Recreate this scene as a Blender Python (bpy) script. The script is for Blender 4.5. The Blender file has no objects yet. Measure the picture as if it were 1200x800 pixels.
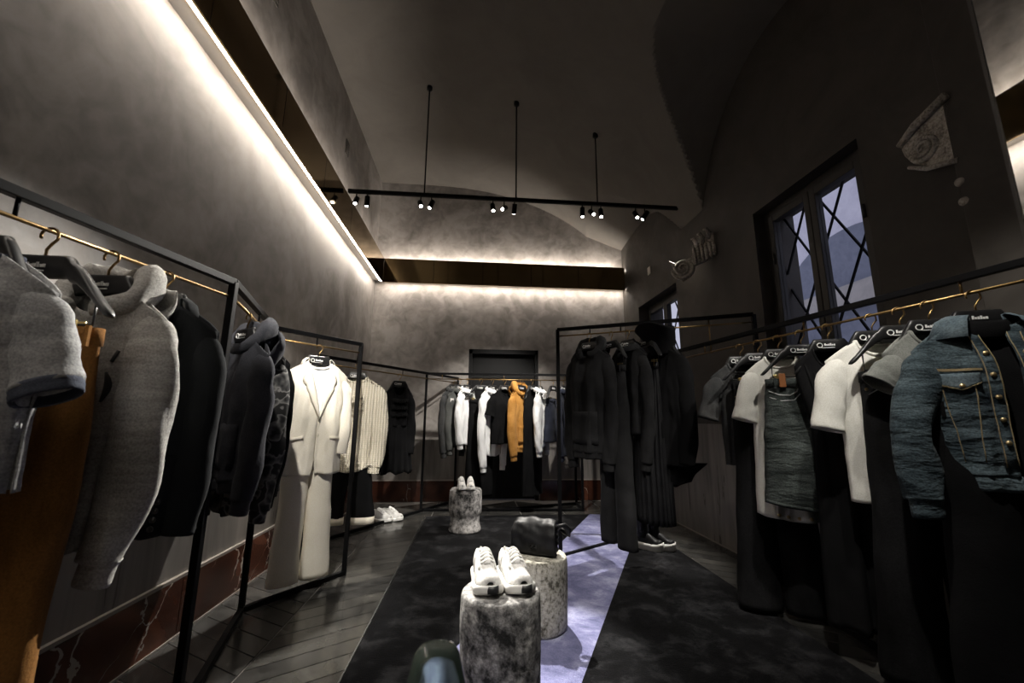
import bpy, bmesh, math, random
from mathutils import Vector, Matrix, noise
from math import sin, cos, pi, sqrt, radians as R

C = bpy.context.scene.collection
SC = bpy.context.scene
S = 0.82          # metres per layout unit: all numbers below are in layout units
random.seed(7)

# ------------------------------------------------------------------ camera
cam = bpy.data.cameras.new('camera'); camo = bpy.data.objects.new('camera', cam); C.objects.link(camo)
cam.sensor_fit = 'HORIZONTAL'; cam.sensor_width = 36.0; cam.lens = 484/1200*36; cam.clip_start = .02
yaw, pitch, roll = .0865, .187, .0075
f_ = Vector((sin(yaw)*cos(pitch), cos(yaw)*cos(pitch), sin(pitch))); r_ = Vector((cos(yaw), -sin(yaw), 0)); u_ = r_.cross(f_)
r2 = r_*cos(roll)+u_*sin(roll); u2 = -r_*sin(roll)+u_*cos(roll)
camo.matrix_world = Matrix(((r2.x, u2.x, -f_.x, 0), (r2.y, u2.y, -f_.y, 0), (r2.z, u2.z, -f_.z, 1.3*S), (0, 0, 0, 1)))
cam.dof.use_dof = True; cam.dof.focus_distance = 3.6; cam.dof.aperture_fstop = 4.0
SC.camera = camo

# ------------------------------------------------------------------ world and view
w = bpy.data.worlds.new('world'); SC.world = w; w.use_nodes = True
bg = w.node_tree.nodes['Background']; bg.inputs[0].default_value = (.64, .65, .80, 1); bg.inputs[1].default_value = .80
vs = SC.view_settings
vs.view_transform = 'Standard'; vs.look = 'None'; vs.gamma = 1; vs.use_curve_mapping = False; vs.exposure = 0.0
LED = 58.0        # emission of the cove strips
SPOT = 2.6        # factor on all track spots
WARM = (1.0, .91, .81)

# ------------------------------------------------------------------ materials
M = {}
def nodes(name):
    m = bpy.data.materials.new(name); m.use_nodes = True; M[name] = m
    nt = m.node_tree; return m, nt, nt.nodes['Principled BSDF']
def N(nt, t, **kw):
    n = nt.nodes.new(t)
    for k, v in kw.items():
        if k in n.inputs: n.inputs[k].default_value = v
        else: setattr(n, k, v)
    return n
def ramp(nt, stops, src):
    n = nt.nodes.new('ShaderNodeValToRGB'); e = n.color_ramp.elements
    while len(e) < len(stops): e.new(.5)
    for k, (p, c) in enumerate(stops): e[k].position = p; e[k].color = (*c, 1)
    nt.links.new(src, n.inputs[0]); return n
def plain(name, col, rough=.5, metal=0, spec=.5):
    m, nt, b = nodes(name)
    b.inputs['Base Color'].default_value = (*col, 1); b.inputs['Roughness'].default_value = rough
    b.inputs['Metallic'].default_value = metal; b.inputs['Specular IOR Level'].default_value = spec
    return m
def bump(nt, b, src, st, dist=.01):
    n = N(nt, 'ShaderNodeBump'); n.inputs['Strength'].default_value = st; n.inputs['Distance'].default_value = dist
    nt.links.new(src, n.inputs['Height']); nt.links.new(n.outputs[0], b.inputs['Normal'])
def fabric(name, c1, c2, scale=6, fine=260, rough=.95, sheen=.03, stretch=(1, 1, 1), bst=.25, detail=5, fine_mix=.12, wr=.14, wsc=7, wst=(1, 1, 1)):
    m, nt, b = nodes(name); L = nt.links.new
    tc = N(nt, 'ShaderNodeTexCoord'); mp = N(nt, 'ShaderNodeMapping'); mp.inputs['Scale'].default_value = stretch
    L(tc.outputs['Object'], mp.inputs[0])
    n1 = N(nt, 'ShaderNodeTexNoise', Scale=scale, Detail=detail); L(mp.outputs[0], n1.inputs['Vector'])
    n2 = N(nt, 'ShaderNodeTexNoise', Scale=fine, Detail=2.0); L(tc.outputs['Object'], n2.inputs['Vector'])
    rp = ramp(nt, [(.33, c1), (.68, c2)], n1.outputs[0])
    mx = N(nt, 'ShaderNodeMixRGB', blend_type='OVERLAY'); mx.inputs[0].default_value = fine_mix*4
    L(rp.outputs[0], mx.inputs[1]); L(n2.outputs[0], mx.inputs[2]); L(mx.outputs[0], b.inputs['Base Color'])
    b.inputs['Roughness'].default_value = rough; b.inputs['Sheen Weight'].default_value = sheen
    b.inputs['Specular IOR Level'].default_value = .15
    mw = N(nt, 'ShaderNodeMapping'); mw.inputs['Scale'].default_value = wst; mw.inputs['Rotation'].default_value = (0, .35, 0); L(tc.outputs['Object'], mw.inputs[0])
    n3 = N(nt, 'ShaderNodeTexNoise', Scale=wsc, Detail=4.0, Roughness=.5, Distortion=.25); L(mw.outputs[0], n3.inputs['Vector'])
    bw = N(nt, 'ShaderNodeBump'); bw.inputs['Strength'].default_value = wr; bw.inputs['Distance'].default_value = .05; L(n3.outputs[0], bw.inputs['Height'])
    bf = N(nt, 'ShaderNodeBump'); bf.inputs['Strength'].default_value = bst; bf.inputs['Distance'].default_value = .004; L(n2.outputs[0], bf.inputs['Height'])
    L(bw.outputs[0], bf.inputs['Normal']); L(bf.outputs[0], b.inputs['Normal'])
    return m
def plaster(name, c1, c2, rough=.62, scale=1.7, streak=(1, 1, 1)):
    m, nt, b = nodes(name); L = nt.links.new
    tc = N(nt, 'ShaderNodeTexCoord'); mp = N(nt, 'ShaderNodeMapping'); mp.inputs['Scale'].default_value = streak
    L(tc.outputs['Object'], mp.inputs[0])
    n1 = N(nt, 'ShaderNodeTexNoise', Scale=scale, Detail=8.0, Roughness=.62, Distortion=.9); L(mp.outputs[0], n1.inputs['Vector'])
    n2 = N(nt, 'ShaderNodeTexNoise', Scale=scale*4.5, Detail=6.0, Distortion=.8); L(mp.outputs[0], n2.inputs['Vector'])
    mx = N(nt, 'ShaderNodeMixRGB'); mx.inputs[0].default_value = .38; L(n1.outputs[0], mx.inputs[1]); L(n2.outputs[0], mx.inputs[2])
    rp = ramp(nt, [(.40, c1), (.60, c2)], mx.outputs[0]); L(rp.outputs[0], b.inputs['Base Color'])
    rr = ramp(nt, [(.3, (rough-.12,)*3), (.7, (rough+.12,)*3)], n2.outputs[0]); L(rr.outputs[0], b.inputs['Roughness'])
    bump(nt, b, n2.outputs[0], .05, .02); b.inputs['Specular IOR Level'].default_value = .35
    return m
def emit(name, col, st):
    m, nt, b = nodes(name)
    b.inputs['Base Color'].default_value = (*col, 1); b.inputs['Emission Color'].default_value = (*col, 1); b.inputs['Emission Strength'].default_value = st
    return m

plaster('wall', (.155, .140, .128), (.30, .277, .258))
plaster('wall_shaded', (.034, .030, .026), (.060, .053, .046))  # same plaster as the other walls, colour darkened to stand in for shade
plaster('dado', (.10, .092, .085), (.20, .185, .172), rough=.38, scale=1.6, streak=(2.2, 2.2, .25))
plaster('vault', (.105, .095, .084), (.13, .118, .105), rough=.8)
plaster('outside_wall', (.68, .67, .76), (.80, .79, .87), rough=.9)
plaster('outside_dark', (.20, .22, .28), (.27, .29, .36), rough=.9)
plaster('outside_beige', (.42, .40, .38), (.52, .49, .46), rough=.9)
plain('black_metal', (.004, .004, .0045), .5, .0, .10)
plain('gold', (.27, .175, .075), .34, 1.0)
plain('hanger_black', (.010, .010, .0105), .36, 0, .45)
plain('logo_white', (.75, .75, .74), .5)
plain('steel_dark', (.10, .10, .10), .4, .6)
plain('door_black', (.007, .007, .0075), .4, 0, .25)
plain('window_wood', (.018, .016, .014), .5)
plain('trim_pale', (.22, .19, .17), .45)
plain('cove_white', (.30, .285, .265), .6)
plain('mirror_glass', (.86, .87, .86), .02, 1.0)
plain('white_plastic', (.45, .42, .39), .5)
plain('rubber_white', (.80, .79, .76), .55)
plain('rubber_black', (.012, .012, .013), .5)
plain('lace_white', (.85, .84, .82), .8)
plain('tag_paper', (.55, .54, .52), .8)
plain('button_dark', (.02, .018, .016), .3)
plain('button_gold', (.62, .47, .25), .35, .8)
plain('button_cream', (.62, .57, .46), .35)
plain('leather_brown', (.23, .085, .025), .5)
plain('clip_gold', (.72, .55, .24), .3, 1.0)
plain('sole_dark', (.02, .02, .02), .7)
emit('led', WARM, LED)
emit('led_end', WARM, LED*.9)
emit('led_up', WARM, LED*.75)
emit('led_up_end', WARM, LED*1.0)
emit('lens', (1, .95, .87), 22.0)
def brass():
    m, nt, b = nodes('brass'); L = nt.links.new
    tc = N(nt, 'ShaderNodeTexCoord'); n1 = N(nt, 'ShaderNodeTexNoise', Scale=1.5, Detail=3.0); L(tc.outputs['Object'], n1.inputs['Vector'])
    rp = ramp(nt, [(.3, (.36, .26, .13)), (.7, (.46, .34, .18))], n1.outputs[0]); L(rp.outputs[0], b.inputs['Base Color'])
    b.inputs['Metallic'].default_value = 1; b.inputs['Roughness'].default_value = .08
brass()
def glass(name, col, rough=0.0, ior=1.45, thin=False):
    m, nt, b = nodes(name); L = nt.links.new
    b.inputs['Base Color'].default_value = (*col, 1); b.inputs['Roughness'].default_value = rough
    b.inputs['Transmission Weight'].default_value = 1; b.inputs['IOR'].default_value = ior
glass('window_glass', (.93, .94, .97), 0, 1.02); glass('green_glass', (.60, .80, .71), .06, 1.32)
def marble():
    m, nt, b = nodes('red_marble'); L = nt.links.new
    tc = N(nt, 'ShaderNodeTexCoord'); mp = N(nt, 'ShaderNodeMapping'); mp.inputs['Rotation'].default_value = (.5, .35, .4); L(tc.outputs['Object'], mp.inputs[0])
    n0 = N(nt, 'ShaderNodeTexNoise', Scale=2.2, Detail=9.0, Distortion=1.0); L(mp.outputs[0], n0.inputs['Vector'])
    rp = ramp(nt, [(.30, (.016, .007, .005)), (.55, (.062, .022, .013)), (.72, (.125, .046, .027))], n0.outputs[0])
    vn = N(nt, 'ShaderNodeTexVoronoi', feature='DISTANCE_TO_EDGE', Scale=2.3)
    nd = N(nt, 'ShaderNodeTexNoise', Scale=3.0, Detail=6.0)
    ms = N(nt, 'ShaderNodeMapping'); ms.inputs['Scale'].default_value = (1.6, 1.6, .35); L(mp.outputs[0], ms.inputs[0])
    ad = N(nt, 'ShaderNodeMixRGB', blend_type='ADD'); ad.inputs[0].default_value = .55; L(ms.outputs[0], ad.inputs[1]); L(mp.outputs[0], nd.inputs['Vector']); L(nd.outputs[1], ad.inputs[2])
    L(ad.outputs[0], vn.inputs['Vector'])
    n3 = N(nt, 'ShaderNodeTexNoise', Scale=1.3, Detail=2.0); L(tc.outputs['Object'], n3.inputs['Vector'])
    th = N(nt, 'ShaderNodeMath', operation='MULTIPLY'); rth = ramp(nt, [(.47, (0, 0, 0)), (.66, (.020, .020, .020))], n3.outputs[0])
    lt = N(nt, 'ShaderNodeMath', operation='LESS_THAN'); L(vn.outputs['Distance'], lt.inputs[0]); L(rth.outputs[0], lt.inputs[1])
    mx = N(nt, 'ShaderNodeMixRGB'); L(lt.outputs[0], mx.inputs[0]); L(rp.outputs[0], mx.inputs[1]); mx.inputs[2].default_value = (.30, .27, .24, 1)
    L(mx.outputs[0], b.inputs['Base Color']); b.inputs['Roughness'].default_value = .22
marble()
def slate():
    m, nt, b = nodes('slate_tile'); L = nt.links.new
    tc = N(nt, 'ShaderNodeTexCoord'); oi = N(nt, 'ShaderNodeObjectInfo')
    ad = N(nt, 'ShaderNodeVectorMath', operation='ADD'); ge = N(nt, 'ShaderNodeNewGeometry'); L(ge.outputs['Position'], ad.inputs[0])
    n1 = N(nt, 'ShaderNodeTexNoise', Scale=3.0, Detail=8.0, Distortion=2.0); L(ge.outputs['Position'], n1.inputs['Vector'])
    rp = ramp(nt, [(.3, (.028, .028, .027)), (.7, (.085, .083, .078))], n1.outputs[0])
    mx = N(nt, 'ShaderNodeMixRGB', blend_type='MULTIPLY'); mx.inputs[0].default_value = 1
    rv = ramp(nt, [(0, (.55, .55, .56)), (1, (1.0, .98, .94))], oi.outputs['Random']); L(rp.outputs[0], mx.inputs[1]); L(rv.outputs[0], mx.inputs[2])
    L(mx.outputs[0], b.inputs['Base Color'])
    rr = ramp(nt, [(.3, (.12,)*3), (.75, (.26,)*3)], n1.outputs[0]); L(rr.outputs[0], b.inputs['Roughness'])
    bump(nt, b, n1.outputs[0], .05, .02); b.inputs['Specular IOR Level'].default_value = .6
slate()
plain('grout', (.15, .14, .13), .7)
def carpetmat(name, c1, c2, c3):
    m, nt, b = nodes(name); L = nt.links.new
    tc = N(nt, 'ShaderNodeTexCoord')
    n1 = N(nt, 'ShaderNodeTexNoise', Scale=5.0, Detail=9.0, Roughness=.72, Distortion=.25); L(tc.outputs['Object'], n1.inputs['Vector'])
    n2 = N(nt, 'ShaderNodeTexNoise', Scale=170.0, Detail=2.0); L(tc.outputs['Object'], n2.inputs['Vector'])
    rp = ramp(nt, [(.34, c1), (.5, c2), (.66, c3)], n1.outputs[0])
    mx = N(nt, 'ShaderNodeMixRGB', blend_type='OVERLAY'); mx.inputs[0].default_value = .35; L(rp.outputs[0], mx.inputs[1]); L(n2.outputs[0], mx.inputs[2])
    L(mx.outputs[0], b.inputs['Base Color']); b.inputs['Roughness'].default_value = 1; b.inputs['Specular IOR Level'].default_value = .1
    b.inputs['Sheen Weight'].default_value = .02; bump(nt, b, n2.outputs[0], .6, .01)
carpetmat('carpet_black', (.001, .001, .0013), (.004, .004, .0048), (.026, .026, .028))
carpetmat('carpet_blue', (.11, .115, .22), (.21, .215, .37), (.40, .41, .58))
def stone(name, c1, c2, c3, scale=5, fine=40):
    m, nt, b = nodes(name); L = nt.links.new
    tc = N(nt, 'ShaderNodeTexCoord')
    n1 = N(nt, 'ShaderNodeTexNoise', Scale=scale, Detail=9.0, Roughness=.72); L(tc.outputs['Object'], n1.inputs['Vector'])
    n2 = N(nt, 'ShaderNodeTexNoise', Scale=fine, Detail=4.0, Roughness=.7); L(tc.outputs['Object'], n2.inputs['Vector'])
    mx0 = N(nt, 'ShaderNodeMixRGB'); mx0.inputs[0].default_value = .5 if fine > 50 else .42; L(n1.outputs[0], mx0.inputs[1]); L(n2.outputs[0], mx0.inputs[2])
    rp = ramp(nt, [(.41, c1), (.50, c2), (.58, c3)], mx0.outputs[0]); L(rp.outputs[0], b.inputs['Base Color'])
    b.inputs['Roughness'].default_value = .9; b.inputs['Specular IOR Level'].default_value = .2; bump(nt, b, mx0.outputs[0], .6, .02)
stone('ped_grey', (.030, .030, .030), (.23, .225, .22), (.55, .54, .52), 4.0, 30)
stone('ped_pale', (.10, .095, .075), (.42, .40, .34), (.60, .58, .51), 7, 55)
stone('ped_mix', (.03, .03, .03), (.26, .25, .245), (.52, .50, .49), 4, 30)
stone('capital_stone', (.18, .165, .145), (.38, .35, .31), (.52, .49, .44), 9, 60)

fabric('heather', (.31, .30, .28), (.44, .43, .41), 9, 190, stretch=(1, 1, 6), fine_mix=.16)
fabric('heather_tee', (.29, .295, .30), (.41, .41, .41), 9, 190, stretch=(1, 1, 6), fine_mix=.16)
fabric('navy_rib', (.055, .062, .085), (.09, .10, .13), 30)
fabric('camel', (.14, .060, .014), (.31, .145, .038), 5, 220, stretch=(3, 3, .7), wr=.25, wsc=4, wst=(2, 2, .7))
fabric('dark_suit', (.008, .009, .0105), (.016, .018, .020), 6, 300, sheen=.02)
fabric('charcoal_knit', (.022, .023, .028), (.045, .046, .054), 8, 220)
fabric('black_cloth', (.0025, .0025, .003), (.006, .006, .0065), 6, 240, sheen=.0)
fabric('black_fleece', (.007, .007, .0075), (.017, .017, .018), 7, 220, sheen=.02)
fabric('black_satin', (.006, .006, .007), (.012, .012, .013), 6, 240, rough=.5, sheen=0)
fabric('dark_grey', (.025, .026, .027), (.05, .05, .05), 7, 200)
fabric('mid_grey', (.05, .052, .05), (.085, .087, .082), 7, 200)
fabric('grey_tee', (.13, .135, .125), (.20, .205, .19), 6, 200)
fabric('cream', (.76, .71, .60), (.82, .77, .67), 4, 240, wr=.2)
fabric('white_tee', (.62, .61, .56), (.70, .69, .64), 4, 240, wr=.3, wsc=4, wst=(1.8, 1.8, .6))
fabric('white_shirt', (.74, .745, .75), (.84, .84, .84), 4, 260, wr=.4, wsc=6, wst=(1.6, 1.6, .6))
fabric('tan_suede', (.36, .165, .035), (.52, .26, .07), 8, 180)
fabric('navy', (.010, .012, .020), (.020, .023, .036), 7, 220)
fabric('black_denim', (.002, .002, .002), (.012, .012, .013), 4.5, 160, sheen=.0, stretch=(2, 2, .8), fine_mix=.2)
fabric('grey_denim', (.016, .020, .019), (.065, .076, .072), 6, 150, stretch=(1, 1, 2.2), fine_mix=.22, bst=.5, wr=.55, wsc=7, wst=(1, 1, 3.2))
fabric('blue_denim', (.012, .020, .026), (.085, .115, .130), 5, 150, stretch=(1, 1, 2.4), fine_mix=.22, bst=.5, detail=8, wr=.6, wsc=7, wst=(1, 1, 3.0))
fabric('denim_light', (.06, .085, .105), (.15, .19, .21), 8, 150, fine_mix=.2)
fabric('stitch_tan', (.18, .14, .075), (.30, .24, .14), 20)
fabric('stitch_pale', (.35, .36, .36), (.5, .5, .5), 20)
fabric('leather_white', (.70, .69, .67), (.82, .81, .79), 6, 120, rough=.45, sheen=0, bst=.1)
fabric('mesh_white', (.60, .59, .57), (.85, .84, .82), 40, 200, rough=.8, sheen=0, bst=.5)
fabric('leather_black', (.008, .008, .009), (.018, .018, .019), 9, 150, rough=.5, sheen=0, bst=.1, wr=.08)
M['leather_black'].node_tree.nodes['Principled BSDF'].inputs['Specular IOR Level'].default_value = .22
def leopard():
    m, nt, b = nodes('animal_print'); L = nt.links.new
    tc = N(nt, 'ShaderNodeTexCoord'); n0 = N(nt, 'ShaderNodeTexNoise', Scale=7.0, Detail=3.0); L(tc.outputs['Object'], n0.inputs['Vector'])
    ad = N(nt, 'ShaderNodeMixRGB', blend_type='ADD'); ad.inputs[0].default_value = .30; L(tc.outputs['Object'], ad.inputs[1]); L(n0.outputs[1], ad.inputs[2])
    v = N(nt, 'ShaderNodeTexVoronoi', Scale=12.0); L(ad.outputs[0], v.inputs['Vector'])
    rp = ramp(nt, [(.30, (.008, .008, .009)), (.42, (.05, .05, .05)), (.56, (.16, .155, .15)), (.64, (.012, .012, .012))], v.outputs['Distance'])
    L(rp.outputs[0], b.inputs['Base Color']); b.inputs['Roughness'].default_value = .95
leopard()
def knit():
    m, nt, b = nodes('cream_knit'); L = nt.links.new
    tc = N(nt, 'ShaderNodeTexCoord')
    w1 = N(nt, 'ShaderNodeTexWave', Scale=13.0, Distortion=.6); w1.bands_direction = 'X'; L(tc.outputs['Object'], w1.inputs['Vector'])
    w2 = N(nt, 'ShaderNodeTexWave', Scale=17.0, Distortion=.5); w2.bands_direction = 'Z'; L(tc.outputs['Object'], w2.inputs['Vector'])
    mx = N(nt, 'ShaderNodeMixRGB', blend_type='MULTIPLY'); mx.inputs[0].default_value = .6; L(w1.outputs[0], mx.inputs[1]); L(w2.outputs[0], mx.inputs[2])
    rp = ramp(nt, [(.1, (.50, .45, .35)), (.5, (.76, .71, .60))], mx.outputs[0]); L(rp.outputs[0], b.inputs['Base Color'])
    b.inputs['Roughness'].default_value = .95; bump(nt, b, mx.outputs[0], .8, .01)
knit()

# ------------------------------------------------------------------ helpers
class MB:
    def __init__(s): s.v = []; s.f = []
    def box(s, x0, x1, y0, y1, z0, z1):
        n = len(s.v)
        s.v += [(x, y, z) for z in (z0, z1) for y in (y0, y1) for x in (x0, x1)]
        s.f += [tuple(n+k for k in q) for q in ((0, 2, 3, 1), (4, 5, 7, 6), (0, 1, 5, 4), (2, 6, 7, 3), (0, 4, 6, 2), (1, 3, 7, 5))]
        return s
    def grid(s, rows, closed=False, caps=False):
        n = len(s.v); m = len(rows[0])
        for r in rows: s.v += [tuple(p) for p in r]
        for j in range(len(rows)-1):
            for i in range(m if closed else m-1):
                k = (i+1) % m; s.f.append((n+j*m+i, n+j*m+k, n+(j+1)*m+k, n+(j+1)*m+i))
        if caps:
            s.f.append(tuple(n+i for i in range(m))[::-1]); b = n+(len(rows)-1)*m; s.f.append(tuple(b+i for i in range(m)))
        return s
    def lathe(s, prof, cx=0, cy=0, seg=40, jit=0, seed=0):
        rows = []
        for r, z in prof:
            rows.append([(cx+(r*(1+jit*noise.noise(Vector((cos(2*pi*i/seg)*2+seed, sin(2*pi*i/seg)*2, z*6)))))*cos(2*pi*i/seg), cy+(r*(1+jit*noise.noise(Vector((cos(2*pi*i/seg)*2+seed, sin(2*pi*i/seg)*2, z*6)))))*sin(2*pi*i/seg), z) for i in range(seg)])
        return s.grid(rows, True, True)
    def tube(s, pts, r, seg=8, closed=False, flat=1.0):
        pts = [Vector(p) for p in pts]; rows = []; up = None; n = len(pts)
        for k, p in enumerate(pts):
            a = pts[k-1] if (k > 0 or closed) else p; b = pts[(k+1) % n] if (k < n-1 or closed) else p
            t = (b-a).normalized()
            if up is None: up = Vector((0, 0, 1)) if abs(t.z) < .9 else Vector((0, 1, 0))
            sd = t.cross(up).normalized(); up = sd.cross(t).normalized()
            rr = r[k] if isinstance(r, (list, tuple)) else r
            rows.append([p+sd*(rr*cos(2*pi*i/seg))+up*(rr*flat*sin(2*pi*i/seg)) for i in range(seg)])
        if closed: rows.append(rows[0]); return s.grid(rows, True)
        return s.grid(rows, True, True)
    def bar(s, a, b, w):                      # square steel bar between two points
        a, b = Vector(a), Vector(b); t = (b-a).normalized(); up = Vector((0, 0, 1)) if abs(t.z) < .9 else Vector((1, 0, 0))
        sd = t.cross(up).normalized()*w/2; up = sd.cross(t).normalized()*w/2
        return s.grid([[p+sd+up, p-sd+up, p-sd-up, p+sd-up] for p in (a, b)], True, True)
    def prism(s, poly, axis, a, b):           # polygon (p,q) extruded along an axis from a to b
        n = len(s.v); k = len(poly)
        mk = {'x': lambda p, t: (t, p[0], p[1]), 'y': lambda p, t: (p[0], t, p[1]), 'z': lambda p, t: (p[0], p[1], t)}[axis]
        s.v += [mk(p, a) for p in poly]+[mk(p, b) for p in poly]
        s.f += [tuple(range(n, n+k)), tuple(range(n+2*k-1, n+k-1, -1))]
        s.f += [(n+i, n+k+i, n+k+(i+1) % k, n+(i+1) % k) for i in range(k)]
        return s
    def build(s, name, mat, parent=None, smooth=True, bevel=0, solid=0, sub=0, label=None, fix=True):
        me = bpy.data.meshes.new(name); me.from_pydata([(x*S, y*S, z*S) for x, y, z in s.v], [], s.f)
        if fix:
            bm = bmesh.new(); bm.from_mesh(me); bmesh.ops.recalc_face_normals(bm, faces=bm.faces); bm.to_mesh(me); bm.free()
        me.materials.append(M[mat])
        if smooth: me.polygons.foreach_set('use_smooth', [True]*len(me.polygons))
        o = bpy.data.objects.new(name, me); C.objects.link(o)
        if parent: o.parent = parent
        if solid: md = o.modifiers.new('thickness', 'SOLIDIFY'); md.thickness = solid*S; md.offset = 0
        if bevel: md = o.modifiers.new('bevel', 'BEVEL'); md.width = bevel*S; md.segments = 2; md.limit_method = 'ANGLE'
        if sub: md = o.modifiers.new('sub', 'SUBSURF'); md.levels = sub; md.render_levels = sub
        if label: o['label'] = label
        return o
def empty(name, loc, rz=0, rx=0, ry=0):
    o = bpy.data.objects.new(name, None); C.objects.link(o); o.location = Vector(loc)*S; o.rotation_euler = (rx, ry, rz); o.empty_display_size = .05; return o
def tag(o, label, cat, group=None):
    o['label'] = label; o['category'] = cat
    if group: o['group'] = group
    return o
def struct(o, label=None):
    o['kind'] = 'structure'
    if label: o['label'] = label
    return o
def sm(t): t = min(1, max(0, t)); return t*t*(3-2*t)
def nz(x, y, z): return noise.noise(Vector((x, y, z)))
def lerp(a, b, t): return a+(b-a)*t

# ------------------------------------------------------------------ room shell
XL, XR, YB, YF = -1.8, 2.66, 7.1, -1.6
def vault(x, y):
    xc, x1, z0, z1 = -.85, 2.78, 3.2, 5.57
    t = max(0, (x-xc)/(x1-xc)); zm = z0+(z1-z0)*sqrt(max(0, 1-min(1, t)**2.1))
    z = zm
    for cy, hn, hf in ((3.0, 1.42, 1.42), (6.07, 1.28, 3.0), (-.2, 1.4, 1.4)):
        d = (y-cy)/(hf if y > cy else hn)
        if abs(d) < 1: z = max(z, 3.3+(1.68-(.40*max(0, x-1.5) if cy > 5 else 0))*sqrt(1-abs(d)**2.0))
    return z
nx, ny = 150, 290
mb = MB(); mb.grid([[(lerp(XL-.02, XR+.02, i/nx), lerp(YF-.05, YB+.05, j/ny), vault(lerp(XL-.02, XR+.02, i/nx), lerp(YF-.05, YB+.05, j/ny))) for i in range(nx+1)] for j in range(ny+1)])
ce = struct(mb.build('ceiling', 'vault', solid=.02, fix=False), 'dark plaster vaulted ceiling with lunettes over the windows'); ce.data.set_sharp_from_angle(angle=R(9))
struct(MB().box(XL-.3, XL, YF-.3, YB+.3, 0, 6.0).build('wall_left', 'wall', smooth=False), 'taupe polished plaster wall washed by the cove light')
struct(MB().box(XL, -.13, YB, YB+.3, 0, 6).box(1.08, XR+.5, YB, YB+.3, 0, 6).box(-.13, 1.08, YB, YB+.3, 2.50, 6).build('wall_back', 'wall', smooth=False), 'taupe plaster end wall under the arched vault')
struct(MB().box(XL, XR+.4, YF-.3, YF, 0, 6).build('wall_front', 'wall', smooth=False), 'taupe plaster wall behind the display')
# right wall with two window openings
W1 = (2.40, 3.52, .95, 3.29); W2 = (5.12, 6.42, .95, 3.14)
mb = MB(); T = .42
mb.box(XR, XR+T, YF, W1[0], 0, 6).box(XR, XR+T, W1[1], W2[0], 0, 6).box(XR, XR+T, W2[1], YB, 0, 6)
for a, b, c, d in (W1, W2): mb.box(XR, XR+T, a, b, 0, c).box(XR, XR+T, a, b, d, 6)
struct(mb.build('wall_right', 'wall_shaded', smooth=False), 'taupe plaster wall with shade put into its colour and deep window openings')
struct(MB().box(2.57, XR, -.2, 1.82, 0, 5.2).build('trim_1', 'wall_shaded', smooth=False, bevel=.01), 'plain plaster pier projecting beside the tall mirror')
# floor: dark base with planks laid in chevron
fl = struct(MB().box(XL-.2, XR+.3, YF-.2, YB+.3, -.06, -.006).build('floor', 'grout', smooth=False), 'dark slate plank floor laid in chevron')
CW = (XR-XL)/7.2; ST = .172
protos = {}
def plank(col, y0):
    par = col % 2; x0 = XL+col*CW; x1 = min(x0+CW, XR); sl = -.62 if par == 0 else .60
    key = (par, round(x1-x0, 3))
    g = .0050
    if key not in protos:
        w_ = x1-x0; mb = MB().prism([(g, g), (w_-g, w_*sl+g), (w_-g, w_*sl+ST-g), (g, ST-g)], 'z', -.006, 0)
        o = mb.build('plank', 'slate_tile', fl, smooth=False); protos[key] = o
    else:
        o = protos[key].copy(); C.objects.link(o); o.parent = fl
    o.location = (x0*S, y0*S, 0)
for col in range(8):
    lo, hi = (1.0, YB) if col in (0, 1) else ((5.5, YB) if col in (2, 3, 4, 5) else (1.9, YB))
    y = lo
    while y < hi-.08-(.0 if col % 2 == 0 else CW*.60): plank(col, y); y += ST
# marble skirting slabs
bl = struct(MB().box(XL, XL+.015, YF, YB, 0, .34).build('baseboard_left', 'red_marble', smooth=False), 'dark red veined marble skirting with a pale top strip')
y = -1.2; k = 0
while y < YB-.02:
    e = min(y+1.38, YB-.02); o = MB().box(0, .022, .002, e-y-.002, 0, .33).build('marble_slab', 'red_marble', bl, smooth=False, bevel=.002); o.location = ((XL+.012)*S, y*S, 0.0); y = e
MB().box(XL, XL+.034, YF, YB-.02, .333, .352).build('top_strip', 'trim_pale', bl, smooth=False)
MB().box(XL, XL+.04, YF, YB-.02, 0, .012).build('foot_strip', 'trim_pale', bl, smooth=False)
bb = struct(MB().box(XL+.03, -.15, YB-.015, YB, 0, .325).box(1.10, XR-.02, YB-.015, YB, 0, .325).build('baseboard_back', 'red_marble', smooth=False), 'red veined marble skirting on the end wall')
for x0, x1 in ((XL+.04, -1.0), (-1.0, -.15), (1.10, 1.9), (1.9, XR-.02)):
    o = MB().box(.002, x1-x0-.002, 0, .02, 0, .315).build('marble_slab', 'red_marble', bb, smooth=False, bevel=.002); o.location = (x0*S, (YB-.035)*S, 0)
MB().box(XL+.04, -.15, YB-.04, YB, .317, .333).box(1.10, XR-.02, YB-.04, YB, .317, .333).build('top_strip', 'trim_pale', bb, smooth=False)
# dado panels (polished lower plaster, slightly proud)
struct(MB().box(XL, XL+.012, YF, YB-.02, .35, 1.02).build('trim_2', 'dado', smooth=False), 'polished lower plaster field on the long wall')
struct(MB().box(XL+.02, -.15, YB-.014, YB, .33, .97).box(1.10, XR-.02, YB-.014, YB, .33, .97).build('trim_3', 'dado', smooth=False), 'polished lower plaster field on the end wall')
struct(MB().box(XR-.014, XR, 1.83, YB, 0, 1.27).build('trim_4', 'dado', smooth=False), 'polished lower plaster field below the windows')
struct(MB().box(XR-.022, XR, 1.83, YB, 0, .012).build('baseboard_right', 'trim_pale', smooth=False), 'thin pale strip along the window wall foot')
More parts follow.
